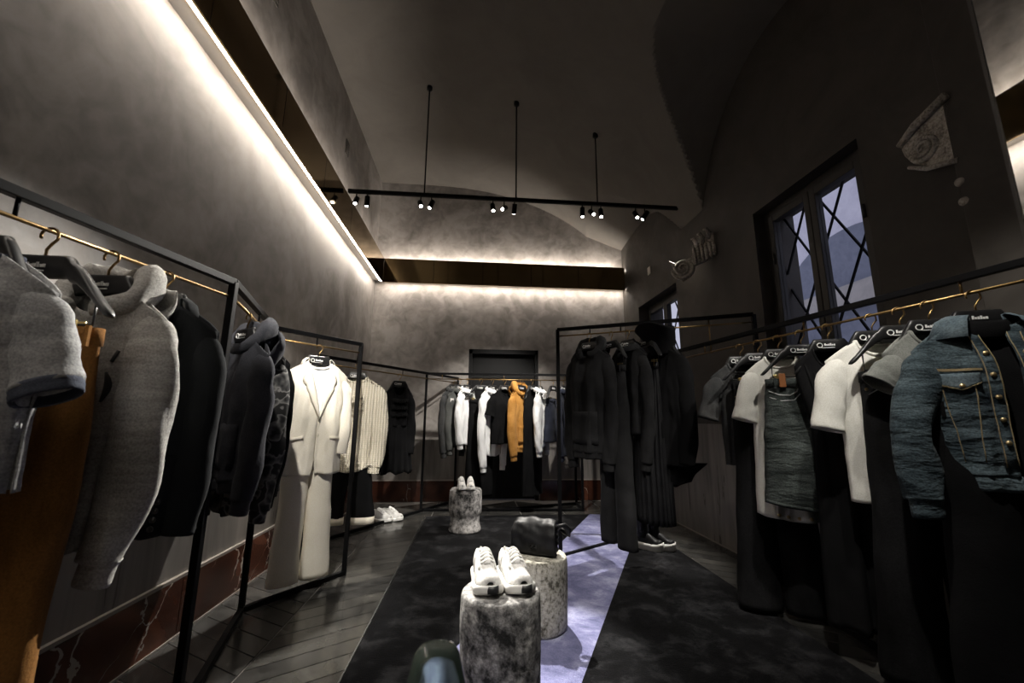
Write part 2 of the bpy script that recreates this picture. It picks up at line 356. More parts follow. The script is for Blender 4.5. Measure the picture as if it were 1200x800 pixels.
# black double door in the end wall
dr = empty('door_1', (.475, YB, 0)); struct(dr, 'tall matt black door recessed in the end wall')
MB().box(-.605, -.545, 0, .12, 0, 2.5).box(.545, .605, 0, .12, 0, 2.5).box(-.605, .605, 0, .12, 2.42, 2.5).build('door_frame', 'door_black', dr, smooth=False, bevel=.004)
MB().box(-.545, .545, .10, .14, 2.05, 2.42).build('transom', 'door_black', dr, smooth=False)
MB().box(-.545, .545, .06, .10, 2.0, 2.05).build('transom_bar', 'door_black', dr, smooth=False, bevel=.003)
for s in (-1, 1):
    MB().box(min(s*.003, s*.545), max(s*.003, s*.545), .08, .13, .01, 2.0).build('door_leaf', 'door_black', dr, smooth=False, bevel=.003)
    MB().box(min(s*.09, s*.47), max(s*.09, s*.47), .065, .08, .2, 1.85).build('door_panel', 'door_black', dr, smooth=False, bevel=.006)
MB().box(-.5, .6, .13, .16, -.0, 2.5).build('backing', 'door_black', dr, smooth=False)
# cove boxes: white body, brass mirror front panels, LED strips above and below
def cove(name, n, axis, a, b, label):
    t = struct(empty(name, (0, 0, 0)), label)
    def bx(d0, d1, p0, p1, z0, z1):
        if axis == 'y': return MB().box(XL+d0, XL+d1, p0, p1, z0, z1)
        return MB().box(p0, p1, YB-d1, YB-d0, z0, z1)
    bx(0, .155, a, b, 3.632, 3.97).build('cove_body', 'cove_white', t, smooth=False)
    p = a; L_ = (b-a)/n
    for k in range(n):
        bx(.155, .170, p+.0002, p+L_-.0002, 3.60, 4.03).build('brass_panel', 'brass', t, smooth=False); p += L_
        if k < n-1: bx(.1695, .1705, p-.003, p+.003, 3.60, 4.03).build('panel_joint', 'black_metal', t, smooth=False)
    def slope(p, q):            # a strip tilted towards the wall behind it
        pts = [(p[0], a, p[1]), (p[0], b, p[1]), (q[0], b, q[1]), (q[0], a, q[1])]
        m_ = MB(); m_.v = [(XL+d, y_, z_) if axis == 'y' else (y_, YB-d, z_) for d, y_, z_ in pts]; m_.f = [(0, 1, 2, 3)]; return m_
    slope((.154, 3.606), (.116, 3.623)).build('led_strip', 'led' if axis == 'y' else 'led_end', t, smooth=False, label='glowing warm white strip')
    slope((.150, 4.012), (.112, 3.974)).build('led_strip', 'led_up' if axis == 'y' else 'led_up_end', t, smooth=False, label='glowing warm white strip facing up')
cove('trim_5', 9, 'y', YF+.05, YB-.171, 'brass mirrored light cove along the long wall')
cove('trim_6', 5, 'x', XL+.171, XR-.02, 'brass mirrored light cove across the end wall')
# windows
def window(name, wdw, label, xf):
    y0, y1, z0, z1 = wdw
    t = struct(empty(name, (xf, 0, 0)), label)
    fw = .075; ym = (y0+y1)/2
    MB().box(0, .08, y0, y0+fw, z0, z1).box(0, .08, y1-fw, y1, z0, z1).box(0, .08, y0+fw, y1-fw, z1-fw, z1).box(0, .08, y0+fw, y1-fw, z0, z0+fw).build('frame', 'window_wood', t, smooth=False, bevel=.008)
    for a, b in ((y0+fw, ym), (ym, y1-fw)):
        c = MB().box(-.02, .05, a+.003, a+.06, z0+fw, z1-fw).box(-.02, .05, b-.06, b-.003, z0+fw, z1-fw).box(-.02, .05, a+.06, b-.06, z1-fw-.065, z1-fw).box(-.02, .05, a+.06, b-.06, z0+fw, z0+fw+.08).build('casement', 'window_wood', t, smooth=False, bevel=.006)
        MB().box(.012, .018, a+.06, b-.06, z0+fw+.08, z1-fw-.065).build('pane', 'window_glass', c, smooth=False)
        for zz in (z0+.5, z1-.5): MB().tube([(-.025, b-.03 if a > ym-.01 else a+.03, zz-.05), (-.025, b-.03 if a > ym-.01 else a+.03, zz+.05)], .011).build('hinge', 'window_wood', c)
    # diagonal bars outside the glass
    sl = 1.85
    for sg in (1, -1):
        for k in range(-9, 10):
            pts = []
            for yy in (y0, y1):
                pts.append((yy, (z0+z1)/2+sg*sl*(yy-ym)+k*.74+.12))
            (ya, za), (yb, zb) = pts
            def clip(ya, za, yb, zb):
                t0, t1 = 0, 1
                for lim, sgn in ((z0, 1), (z1, -1)):
                    da, db = sgn*(za-lim), sgn*(zb-lim)
                    if da < 0 and db < 0: return None
                    if da < 0: t0 = max(t0, da/(da-db))
                    if db < 0: t1 = min(t1, da/(da-db))
                return (t0, t1) if t1-t0 > .03 else None
            c_ = clip(ya, za, yb, zb)
            if c_:
                a_, b_ = c_
                MB().bar((.19+.012*sg, lerp(ya, yb, a_), lerp(za, zb, a_)), (.19+.012*sg, lerp(ya, yb, b_), lerp(za, zb, b_)), .015).build('lattice_bar', 'black_metal', t, smooth=False)
    MB().box(-.03, .03, y0-.0, y1, z0-.04, z0).build('window_sill', 'window_wood', t, smooth=False, bevel=.005)
window('window_1', W1, 'dark wooden casement window with diagonal lattice bars behind denim rail', XR+.11)
window('window_2', W2, 'dark wooden casement window with diagonal lattice bars beside the end wall', XR+.16)
# courtyard building seen through the windows
cb = tag(empty('courtyard_building', (9.0, 6.5, -1)), 'pale arcaded courtyard building seen through the lattice windows', 'building')
arch = lambda cy, r, zb, zt: [(cy-r, zb)]+[(cy-r*cos(pi*k/16), zt+r*.62*sin(pi*k/16)) for k in range(17)]+[(cy+r, zb)]
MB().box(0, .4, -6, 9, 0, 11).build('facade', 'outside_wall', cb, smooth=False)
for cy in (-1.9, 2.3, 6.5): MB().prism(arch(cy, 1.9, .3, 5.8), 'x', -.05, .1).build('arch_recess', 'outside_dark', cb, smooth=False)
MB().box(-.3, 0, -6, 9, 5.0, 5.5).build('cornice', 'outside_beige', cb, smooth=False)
MB().box(-.2, 0, -6, 9, 3.6, 4.0).build('string_course', 'outside_beige', cb, smooth=False)
struct(MB().box(XR+.5, 10, -2, 16, -1.2, -1.0).build('ground', 'outside_beige', smooth=False), 'courtyard paving')

# ------------------------------------------------------------------ track lighting
def spot(loc, target, power, size=38, blend=.6, soft=.03):
    l = bpy.data.lights.new('spot', 'SPOT'); l.energy = power*SPOT; l.spot_size = R(size); l.spot_blend = blend; l.shadow_soft_size = soft; l.color = (1, .95, .87)
    o = bpy.data.objects.new('spot_lamp', l); C.objects.link(o); o.location = Vector(loc)*S
    o.rotation_euler = (Vector(target)-Vector(loc)).to_track_quat('-Z', 'Y').to_euler(); return o
def track(name, y, z, x0, x1, rods, heads, label):
    t = tag(empty(name, (0, y, z)), label, 'track light', 'ceiling track lights')
    MB().box(x0, x1, -.02, .02, -.022, .022).build('track', 'black_metal', t, smooth=False, bevel=.003)
    for x in rods:
        zt = vault(x, y)-z
        MB().tube([(x, 0, .02), (x, 0, zt-.01)], .009).build('suspension_rod', 'black_metal', t)
        MB().lathe([(.035, zt-.05), (.035, zt-.0)], x, 0, 16).build('ceiling_cup', 'black_metal', t)
    for x, tg, pw, sz in heads:
        p = Vector((x, 0, -.125)); d = (Vector(tg)-Vector((x, y, z-.125))).normalized()
        a, b = p-d*.062, p+d*.062
        h = MB().tube([a, b-d*.012, b-d*.012+d*.0001, b], [.031, .031, .031, .031], 18).build('spot_head', 'black_metal', t)
        MB().tube([(x, 0, -.02), (x, 0, -.06), p], .007).build('yoke', 'black_metal', h)
        MB().tube([b+d*.0005, b+d*.0025], .019, 18).build('lens', 'lens', h)
        spot(Vector((x, y, z))+b+d*.02, tg, pw, sz)
HEADS = [(-1.50, (-1.45, 3.0, 1.2), 60, 40), (-1.37, (-1.32, 4.75, 1.2), 120, 36),
         (-.73, (.13, 2.1, .6), 520, 16), (-.60, (-1.35, 3.6, 1.0), 260, 30),
         (.16, (.42, 2.87, .45), 400, 17), (.30, (-1.35, 1.55, 1.35), 450, 26), (.43, (.3, 6.6, .9), 170, 60),
         (1.30, (1.15, 4.4, .3), 190, 44), (1.42, (2.15, 2.0, 1.3), 420, 30), (1.54, (1.4, 3.8, 1.2), 200, 40),
         (2.0, (2.1, 2.9, 1.2), 160, 30), (2.12, (-.09, 5.22, .5), 160, 18)]
track('track_light', 4.76, 4.02, -1.60, 2.6, (-.69, .45, 1.50), HEADS, 'black track of spotlights hung on three rods over the carpet')
HEADS2 = [(1.5, (-1.3, 1.5, 1.35), 190, 28), (.5, (2.2, 1.75, 1.3), 60, 40), (.0, (.45, 3.3, .1), 110, 44), (.8, (2.05, 2.9, 1.2), 48, 36), (-.4, (-1.32, 3.6, 1.0), 120, 24), (-.2, (-1.3, 4.7, 1.2), 200, 22), (1.2, (1.35, 3.8, 1.4), 85, 26)]
track('track_light', .9, 4.02, -1.6, 2.5, (-.69, .45, 1.50), HEADS2, 'black track of spotlights hung above the near racks')

# ------------------------------------------------------------------ carpet
cp = tag(empty('carpet', (0, 0, 0)), 'large black low-pile carpet with a slanting lilac blue stripe', 'carpet')
yb = 5.98; yf = -.4
# stripe edges: left (1.62,5.98)->(-.06,2.71); right (2.08,5.4)->(.57,2.32)
lx = lambda y: -.06+(y-2.71)*(1.68/3.27)
rx = lambda y: .57+(y-2.32)*.497
MB().prism([(-.64, 1.582), (lx(yb), yb), (-.62, yb)], 'z', 0, .014).build('black_field', 'carpet_black', cp, smooth=False)
MB().prism([(-.64, 1.582), (-.64, -.12), (rx(5.35), 5.35), (2.12, yb-.1), (1.66, yb), (lx(yb), yb)], 'z', 0, .0142).build('blue_stripe', 'carpet_blue', cp, smooth=False, label='lilac blue stripe')
MB().prism([(-.64, -.12), (-.64, yf), (1.30, yf), (1.30, .95), (2.05, .95), (2.07, 3.0), (2.10, 5.37), (rx(5.37), 5.37)], 'z', 0, .014).build('black_field', 'carpet_black', cp, smooth=False)

MB().box(-.647, -.64, yf, yb, 0, .013).build('edge_trim', 'steel_dark', cp, smooth=False)
# ------------------------------------------------------------------ pedestals
def pedestal(x, y, prof, mat, label, seed, z=.0142):
    o = MB().lathe(prof, 0, 0, 48, .03, seed).build('pedestal', mat); o.location = (x*S, y*S, z*S)
    md = o.modifiers.new('bevel', 'BEVEL'); md.width = .012*S; md.segments = 3; md.limit_method = 'ANGLE'; md.angle_limit = R(50)
    tag(o, label, 'pedestal', 'stone pedestals on the carpet'); return o
pedestal(.138, 2.09, [(.180, 0), (.182, .1), (.183, .2), (.184, .3), (.183, .4), (.182, .49), (.178, .515)], 'ped_grey', 'mottled grey stone cylinder pedestal carrying the chunky trainers', 1)
pedestal(.43, 2.89, [(.180, 0), (.188, .03), (.190, .12), (.191, .2), (.191, .3), (.191, .38), (.186, .425)], 'ped_pale', 'pale pitted stone cylinder pedestal carrying the black bag', 5)
pedestal(-.09, 5.22, [(.185, 0), (.190, .02), (.182, .05), (.172, .10), (.170, .16), (.176, .185), (.190, .20), (.194, .26), (.194, .38), (.190, .455), (.17, .475)], 'ped_mix', 'waisted blotchy stone pedestal carrying the small slip-on sneakers', 9)

# ------------------------------------------------------------------ racks
ZT = 1.98; ZR = 1.90
def rack(name, label, posts, tops, floors, rods, brackets, links=()):
    t = tag(empty(name, (posts[0][0], posts[0][1], 0)), label, 'clothes rack', 'black steel clothes racks')
    ox, oy = posts[0][0], posts[0][1]
    loc = lambda p: (p[0]-ox, p[1]-oy, p[2])
    W = .034
    for x, y, z in posts: MB().bar(loc((x, y, 0)), loc((x, y, z)), W).build('post', 'black_metal', t, smooth=False, bevel=.003)
    for a, b in tops: MB().bar(loc(a), loc(b), W).build('top_bar', 'black_metal', t, smooth=False, bevel=.003)
    for a, b in floors: MB().bar(loc((a[0], a[1], W/2)), loc((b[0], b[1], W/2)), W).build('floor_bar', 'black_metal', t, smooth=False, bevel=.003)
    for a, b in rods: MB().tube([loc(a), loc(b)], .0075).build('hanging_rod', 'gold', t, label='slim brass hanging rod')
    for (x, y, z0, z1), m in brackets: MB().tube([loc((x, y, z0)), loc((x, y, z1))], .006).build('rod_bracket', m, t)
    return t
A, B_, C_ = (-1.245, 2.14), (-1.555, 3.25), (-1.075, 3.91)
A0 = (-1.66, .25); Q_ = (-1.44, 5.14)
p3 = lambda p, z: (p[0], p[1], z)
mid = lambda p, q, t: (lerp(p[0], q[0], t), lerp(p[1], q[1], t))
def brk(p, q, ts, zt, zr, m='black_metal'): return [((*mid(p, q, t), zr, zt), m) for t in ts]
rack('clothes_rack', 'zigzag black steel rack along the long wall holding the grey hoodie',
     [(*A, ZT), (*B_, ZT), (*C_, ZT), (*A0, ZT)],
     [(p3(A0, ZT), p3(A, ZT)), (p3(A, ZT), p3(B_, ZT)), (p3(B_, ZT), p3(C_, ZT)), (p3(C_, ZT), p3(Q_, ZT))],
     [(A, B_), (B_, C_)],
     [(p3(A0, ZR), p3(A, ZR)), (p3(A, ZR), p3(B_, ZR)), (p3(B_, ZR), p3(C_, ZR)), (p3(C_, ZR), p3(Q_, ZR))],
     brk(C_, Q_, (.35,), ZT, ZR, 'gold')+brk(A0, A, (.56,), ZT, ZR)+brk(A, B_, (.55,), ZT, ZR)+brk(B_, C_, (.45,), ZT, ZR))
D_, E_, K2 = (-1.74, 4.68), (-.745, 6.42), (-1.33, 5.05)
E2 = (-.30, 7.04)
rack('clothes_rack', 'black steel rack in the end wall corner holding the ruffled black dress',
     [(*D_, ZT), (*E2, ZT)], [(p3(D_, ZT), p3(E2, ZT))], [(D_, E2)],
     [(p3(D_, ZR), p3(E2, ZR))], brk(D_, E2, (.5,), ZT, ZR))
G_, G2 = (1.60, 6.25), (1.62, 6.74)
rack('clothes_rack', 'black steel rack in front of the black door',
     [(-.745, 6.36, ZT), (*G_, ZT), (*G2, ZT)], [((-.745, 6.36, ZT), p3(G_, ZT)), (p3(G_, ZT), p3(G2, ZT))], [((-.745, 6.36), G_), (G_, G2), (G2, (.2, 6.30))],
     [((-.745, 6.36, ZR), p3(G_, ZR))], brk((-.745, 6.36), G_, (.1, .5, .9), ZT, ZR, 'gold'))
H_, J_, I_, K_ = (.845, 4.2), (2.44, 3.36), (1.86, 4.88), (2.40, .95)
ZH = 2.235; ZHR = 2.165
rack('clothes_rack', 'tall black steel rack over the blue stripe holding all black clothes',
     [(*H_, ZH), (*J_, ZH)], [(p3(H_, ZH), p3(J_, ZH))], [(J_, (2.30, 2.0))],
     [(p3(H_, ZHR), p3(J_, ZHR))], brk(H_, J_, (.19, .36, .46), ZH, ZHR)+[((*mid(H_, J_, .80), ZHR-.26, ZH), 'gold')])
RI = (1.90, 4.90)
rack('clothes_rack', 'long black steel rack under the lattice window holding denim and tees',
     [(1.86, 4.88, ZT), (*K_, ZT)], [((1.86, 4.88, ZT), p3(K_, ZT))], [((1.86, 4.88), (.88, 4.235))],
     [((1.86, 4.88, ZR), p3(K_, ZR))], brk((1.86, 4.88), K_, (.35, .60, .81), ZT, ZR, 'gold'))

# ------------------------------------------------------------------ tall mirror
mr = tag(empty('tall_mirror', (1.36, 0, 0)), 'tall dark framed wall mirror reflecting the lit cove', 'mirror')
MB().box(0, .02, -1.1, .845, .05, 3.35).build('mirror_plate', 'mirror_glass', mr, smooth=False)
MB().box(-.003, .022, .845, .853, 0, 3.36).box(-.003, .022, -1.108, -1.1, 0, 3.36).box(-.003, .022, -1.1, .845, 3.35, 3.36).box(-.003, .022, -1.1, .845, .0, .05).box(.02, .024, -1.1, .845, .05, 3.35).build('mirror_frame', 'steel_dark', mr, smooth=False)
# small wall things
o = MB().box(0, .012, -.05, .05, -.06, .06).build('wall_switch', 'white_plastic', smooth=False, bevel=.003); o.location = ((XR-.013)*S, 5.92*S, 3.60*S); tag(o, 'small pale wall plate above the far window', 'switch')
for yy, zz in ((3.10, 4.9), (5.15, 4.87)):
    v = tag(empty('air_vent', (XL, yy, zz)), 'slim plaster coloured vent grille high on the long wall, '+('beside the track end' if yy > 4 else 'well away from the track end'), 'vent', 'vents above the cove')
    MB().box(0, .01, -.06, .06, -.10, .10).build('vent_frame', 'wall_shaded', v, smooth=False)
    for k in range(5): MB().box(.01, .018, -.045, .045, -.075+k*.033, -.06+k*.033).build('slat', 'wall_shaded', v, smooth=False)

# ------------------------------------------------------------------ hangers
def logo(root, y, zc, x0=-.055, k=1.0):
    mb = MB(); n = 18
    ring = [(x0+.014*k*cos(2*pi*i/n), y, zc+.014*k*sin(2*pi*i/n)) for i in range(n)]
    mb.tube(ring, .0026*k, 6, closed=True)
    x = x0+.024*k
    for h in (.016, .010, .012, .016, .010, .011): mb.box(x, x+.0075*k, y-.0012, y+.0012, zc-.004*k, zc+(-.004+h)*k); x += .0098*k
    mb.box(x0+.008*k, x0+.078*k, y-.0012, y+.0012, zc-.017*k, zc-.0135*k)
    return mb.build('printed_logo', 'logo_white', root, smooth=False)
def hanger(loc, rz, desc, clips=False, z_clip=-.36, clip_x=.15, show_logo=True):
    t = tag(empty('clothes_hanger', loc, rz), 'black hanger with brass hook holding the '+desc, 'hanger', 'black hangers with brass hooks')
    body = MB(); th = .019
    # wide neck block and two sloping arms as one moulded outline, lofted across x
    rows = []; n = 36
    for i in range(n+1):
        u = -1+2*i/n; hx = .265 if clips else .205; x = hx*u; ax = abs(x)
        if ax < .085: zt = -.085; zb = -.165
        else:
            q = (ax-.085)/(hx-.085); zt = lerp(-.095, -.275 if clips else -.262, sm(q*1.0)*.55+q*.45) if q > .12 else -.085-.09*q/.12*.35
            zb = zt-lerp(.075, .030, min(1, q*1.5)); dz = 0 if clips else .022*min(1, q*3); zt -= dz; zb -= dz
        e = 1-max(0, (abs(u)-.9)/.1)**2*.75
        tk = th*lerp(.8, 1.15, min(1, ax/.2))*e; zc = (zt+zb)/2; hh = (zt-zb)/2*e
        ring = []
        for a in range(12):
            an = 2*pi*a/12; ca, sa = cos(an), sin(an)
            ring.append((x, -tk*(abs(ca)**.6)*(1 if ca > 0 else -1)-(.035 if clips else .0)*(ax/hx)**2, zc+hh*(abs(sa)**.6)*(1 if sa > 0 else -1)))
        rows.append(ring)
    body.grid(rows, True, True); body.build('hanger_body', 'hanger_black', t)
    r = .026; pts = [(0, 0, -.09), (0, 0, -.065), (.012, 0, -.045), (.027, 0, -.028)]
    pts += [(r*cos(a), 0, .010-r+r*sin(a)) for a in [R(d) for d in range(-15, 206, 20)]]
    MB().tube(pts, .0042, 8).build('hook', 'gold', t, label='brass hook')
    if show_logo: logo(t, -.0205, -.128)
    if clips:
        MB().tube([(-.19, -.012, -.24), (-.19, -.012, z_clip+.02), (.19, -.012, z_clip+.02), (.19, -.012, -.24)], .0045).build('clip_bar', 'hanger_black', t)
        for s in (-1, 1):
            c = MB().box(s*clip_x-.022, s*clip_x+.022, -.026, -.018, z_clip-.03, z_clip+.035).box(s*clip_x-.022, s*clip_x+.022, .006, .014, z_clip-.03, z_clip+.035).build('clip', 'clip_gold', t, smooth=False, bevel=.002)
    return t

# ------------------------------------------------------------------ garment builders (front faces local -y, rod at local z = 0)
class Torso:
    def __init__(s, hw=.248, cw=.235, hem=.24, L=.80, depth=.085, nk=.098, fd=.085, bd=.015, zs=.105, z0=-.150, seed=0, fold=.017, hemc=0, g=None, fx=8):
        s.__dict__.update(locals())
    def ztop(s, u, side):
        x0 = abs(u)*s.hw
        if x0 < s.nk: return s.z0-(s.fd if side > 0 else s.bd)*sqrt(max(0, 1-(x0/s.nk)**2))
        return s.z0-s.zs*((x0-s.nk)/(s.hw-s.nk))**1.15
    def width(s, v): return lerp(s.hw, s.cw, sm(v/.3)) if v < .3 else lerp(s.cw, s.hem, sm((v-.3)/.7))
    def P(s, u, v, side=1, off=0):
        zt = s.ztop(u, side); zb = s.z0-s.L-s.hemc*(u*u)
        z = lerp(zt, zb, v); x = u*s.width(v)
        f = .40+.60*sm(v/.30)
        y = s.depth*f*max(0, 1-abs(u)**2.6)**.6
        q = 2.2*nz(u*1.6, v*1.3, s.seed+side)
        d = s.fold*(.2+v)*(sin(s.fx*u+s.seed*1.7+side+q)+1.2*nz(u*5, v*2.2, s.seed*3.1+side))+.007*nz(u*9, v*11, s.seed+7)
        d += s.fold*.55*sin(14*(v-.35*abs(u))+s.seed+q)*max(0, 1-abs(v-.45)*2)*abs(u)
        y += d*max(0, 1-u**4)
        return (x+.3*d*abs(u), -side*(max(y, -.01)+off), z-.012*nz(u*3, s.seed, side)*v)
    def at(s, x, z, off=.004, side=1):
        u = x/s.cw; zt = s.ztop(u, side); v = (z-zt)/(s.z0-s.L-zt); u = x/s.width(max(0, min(1, v)))
        return s.P(max(-1, min(1, u)), max(0, min(1, v)), side, off)
    def sheets(s, nu=34, nv=40):
        mb = MB()
        if s.g is None: mb.grid([[s.P(-1+2*i/nu, j/nv, 1) for i in range(nu+1)] for j in range(nv+1)])
        else:
            h = nu//2
            for sg in (-1, 1):
                mb.grid([[s.P(sg*lerp(s.g(j/nv), 1, i/h), j/nv, 1, .006 if sg > 0 else 0) for i in range(h+1)] for j in range(nv+1)])
        mb.grid([[s.P(-1+2*i/nu, j/nv, -1) for i in range(nu+1)] for j in range(nv+1)])
        return mb
def spline(keys, n):
    out = []; K = len(keys)
    for j in range(n+1):
        t = j/n*(K-1); i = min(int(t), K-2); f = t-i
        p0, p1, p2, p3_ = keys[max(i-1, 0)], keys[i], keys[i+1], keys[min(i+2, K-1)]
        out.append(tuple(.5*(2*b+(c-a)*f+(2*a-5*b+4*c-d)*f*f+(3*b-a-3*c+d)*f**3) for a, b, c, d in zip(p0, p1, p2, p3_)))
    return out
def loft(keys, n=26, m=20, amp=.10, seed=0, ring=9, caps=False, sq=1.0):
    ks = spline(keys, n); rows = []
    for j, (x, y, z, a, b) in enumerate(ks):
        p0 = Vector(ks[max(j-1, 0)][:3]); p1 = Vector(ks[min(j+1, n)][:3]); t = (p1-p0).normalized()
        sd = t.cross(Vector((0, 1, 0)))
        sd = sd.normalized() if sd.length > 1e-4 else Vector((1, 0, 0)); yy = sd.cross(t).normalized()
        row = []
        for i in range(m):
            an = 2*pi*i/m; v = j/n
            d = 1+amp*(.9*sin(ring*v*2+2.5*cos(an+seed)+seed+3*nz(cos(an), sin(an), v*3+seed))*sm(v*4)+1.3*nz(cos(an)*1.6+seed, sin(an)*1.6, v*6+seed))
            ca, sa = cos(an), sin(an)
            row.append(Vector((x, y, z))+sd*(a*d*abs(ca)**sq*(1 if ca > 0 else -1))+yy*(b*d*abs(sa)**sq*(1 if sa > 0 else -1)))
        rows.append(row)
    return rows
def sleeve_keys(T, s, L, kind='long', fwd=.02, out=.05, wid=.070, cuff=.050, lean=(0, 0), b=.046):
    zs = T.z0-T.zs; hw = T.hw; ln = lean[0] if s < 0 else lean[1]
    if kind == 'short':
        return [(s*(hw-.09), 0, zs-.058, .078, .038), (s*(hw-.035), -.004, zs-.092, .080, b), (s*(hw-.005+out*.3), -fwd*.5, zs-L*.60-.03, .074, b+.004), (s*(hw+.008+out*.6), -fwd, zs-L, .078, b+.006)]
    K_ = [(s*(hw-.095), 0, zs-.058, wid+.004, .038), (s*(hw-.048), -.006, zs-.10, wid+.008, b), (s*(hw-.022), -fwd*.5, zs-L*.28, wid, b+.006),
          (s*(hw-.016+out*.3), -fwd*1.0, zs-L*.55, wid-.004, b+.004), (s*(hw-.022+out*.15), -fwd*1.5, zs-L*.82, (wid*1.1+cuff)/2, b), (s*(hw-.034), -fwd*1.7, zs-L, cuff, .044)]
    return [(x+ln*(i/5)**1.4, y-(.055*min(1, abs(ln)*6) if i > 1 else 0)*min(1, (i-1)/2), z, a_, b_) for i, (x, y, z, a_, b_) in enumerate(K_)]
def sleeves(root, T, mat, L, kind='long', cuffmat=None, amp=.09, cuffh=.07, seeds=(1, 2), **kw):
    for s in (-1, 1):
        keys = sleeve_keys(T, s, L, kind, **kw); sl = MB().grid(loft(keys, 30 if kind == 'long' else 14, 20, amp, T.seed*1.3+s+2), True).build('sleeve', mat, root, solid=.006)
        if cuffmat:
            k = keys[-1]; k0 = keys[-2]; d = (Vector(k[:3])-Vector(k0[:3])).normalized(); c = Vector(k[:3])
            g = .86 if kind == 'long' else 1.02
            rows = [[p for p in r] for r in loft([(*(c-d*.012), k[3]*1.0, k[4]*1.0), (*(c+d*.006), k[3]*g, k[4]*g), (*(c+d*cuffh*.6), k[3]*g, k[4]*g), (*(c+d*cuffh), k[3]*g*.97, k[4]*g*.97)], 6, 20, .02, 3)]
            MB().grid(rows, True).build('cuff', cuffmat, sl, solid=.006)
def neckband(root, T, mat, w=.022, r=.011, name='neckband'):
    pts = []
    for i in range(41):
        a = 2*pi*i/41; x = T.nk*1.0*cos(a); side = 1 if sin(a) < 0 else -1
        u = x/T.hw; p = T.P(u, 0, side, 0); pts.append((x, p[1]*1.0, p[2]+.004))
    return MB().tube(pts, r, 8, closed=True).build(name, mat, root)
def hem_band(root, T, mat, h=.055, k=.95):
    rows = []
    for j in range(4):
        r = []
        for i in range(48):
            a = 2*pi*i/48; u = cos(a); side = 1 if sin(a) < 0 else -1
            p = T.P(max(-.999, min(.999, u)), 1, side, .0)
            kk = [1.0, k, k, k*.98][j]; r.append((p[0]*kk, p[1]*kk, p[2]-h*[-.12, .2, .7, 1][j]))
        rows.append(r)
    return MB().grid(rows, True).build('hem_band', mat, root, solid=.006)
def hood(root, T, mat, seed=0, up=.10, back=.13, r=.05):
    # hood lying open round the hanger neck: thick rolled rim, crown hanging behind
    rows = []; n = 30; m = 18
    for i in range(n+1):
        a = lerp(-pi*.90, pi*.90, i/n)                     # 0 = back
        cx, cy = sin(a)*(T.nk+.028), cos(a)*(.085+back*.25*max(0, cos(a)))
        k = .5+.5*cos(a); rr = lerp(.022, r, sm(k*1.3)); zc = T.z0-.075+(.075+up*.62)*sm(k*1.15)
        row = []
        for j in range(m):
            b = 2*pi*j/m; d = 1+.22*nz(a*2.2, b*1.2, seed)+.10*sin(9*a+seed+b)
            row.append((cx+sin(a)*rr*d*cos(b), cy+cos(a)*rr*d*cos(b), zc+rr*1.35*d*sin(b)-.03*k*max(0, -sin(b))))
        rows.append(row)
    h = MB().grid(rows, True, True).build('hood', mat, root)
    rows = []
    for j in range(13):
        v = j/12; row = []
        for i in range(21):
            a = lerp(-1.35, 1.35, i/20); wv = lerp(1, .55, v*v)
            row.append((sin(a)*(T.nk+.06)*wv*1.25, .06+cos(a)*.075*(1+.8*sin(pi*v))+.01*nz(a*3, v*4, seed), T.z0+.02+up*.4*(1-v)*cos(a)-v*(.20*cos(a*.8))+.01*nz(a*3+5, v*4, seed)))
        rows.append(row)
    MB().grid(rows).build('hood_crown', mat, h, solid=.008)
    return h
def shirt_collar(root, T, mat, stand=.05, fall=.065, gap=.16, flare=.035, name='collar'):
    rows = []; n = 30
    for i in range(n+1):
        a = lerp(-pi+gap, pi-gap, i/n); fr = .5-.5*cos(a)                       # 0 back .. 1 front
        rx, ry = T.nk*.93, .062
        zb = T.z0-lerp(T.bd, T.fd*.72, fr**1.5)+.005
        pts = []
        for dr, dz in ((.006, -.01), (0, stand*.5), (-.004, stand), (.008, stand+.006), (.02+flare*.4, stand*.62), (flare+.012+fr*.01, stand-fall-.012*fr)):
            pts.append((sin(a)*(rx+dr), cos(a)*(ry+dr*.9), zb+dz*(1-.25*fr)))
        rows.append(pts)
    return MB().grid(rows).build(name, mat, root, solid=.005)
def disc(p, r=.009, ny=.004):
    x, y, z = p; return MB().tube([(x, y-ny, z), (x, y+ny*.5, z)], r, 12)
def buttons(root, T, mat, xs, zs, r=.009):
    for z in zs:
        p = T.at(xs, z, .008); disc(p, r).build('button', mat, root)
def patch(T, x0, x1, z0, z1, off=.007, n=6, skew=0):
    return MB().grid([[T.at(lerp(x0, x1, i/n), lerp(z0, z1, j/n)+skew*(i/n), off) for i in range(n+1)] for j in range(n+1)])
def line_on(T, pts, r=.003, off=.006, n=10):
    q = []
    for k in range(len(pts)-1):
        for i in range(n): q.append(T.at(lerp(pts[k][0], pts[k+1][0], i/n), lerp(pts[k][1], pts[k+1][1], i/n), off))
    q.append(T.at(*pts[-1], off)); return MB().tube(q, r, 5)
def new(name, loc, rz, label, cat, group): return tag(empty(name, loc, rz), label, cat, group)
GR = 'clothes hanging on the racks'
def tee(loc, rz, mat, label, desc, L=.74, rib=None, sl=.27, name='t_shirt', **kw):
    hanger(loc, rz, desc); t = new(name, loc, rz, label, 't-shirt', GR); T = Torso(L=L, **kw)
    T.sheets().build('body', mat, t, solid=.005); sleeves(t, T, mat, sl, 'short', rib, amp=.06, cuffh=.03); neckband(t, T, rib or mat, r=.010)
    return t, T
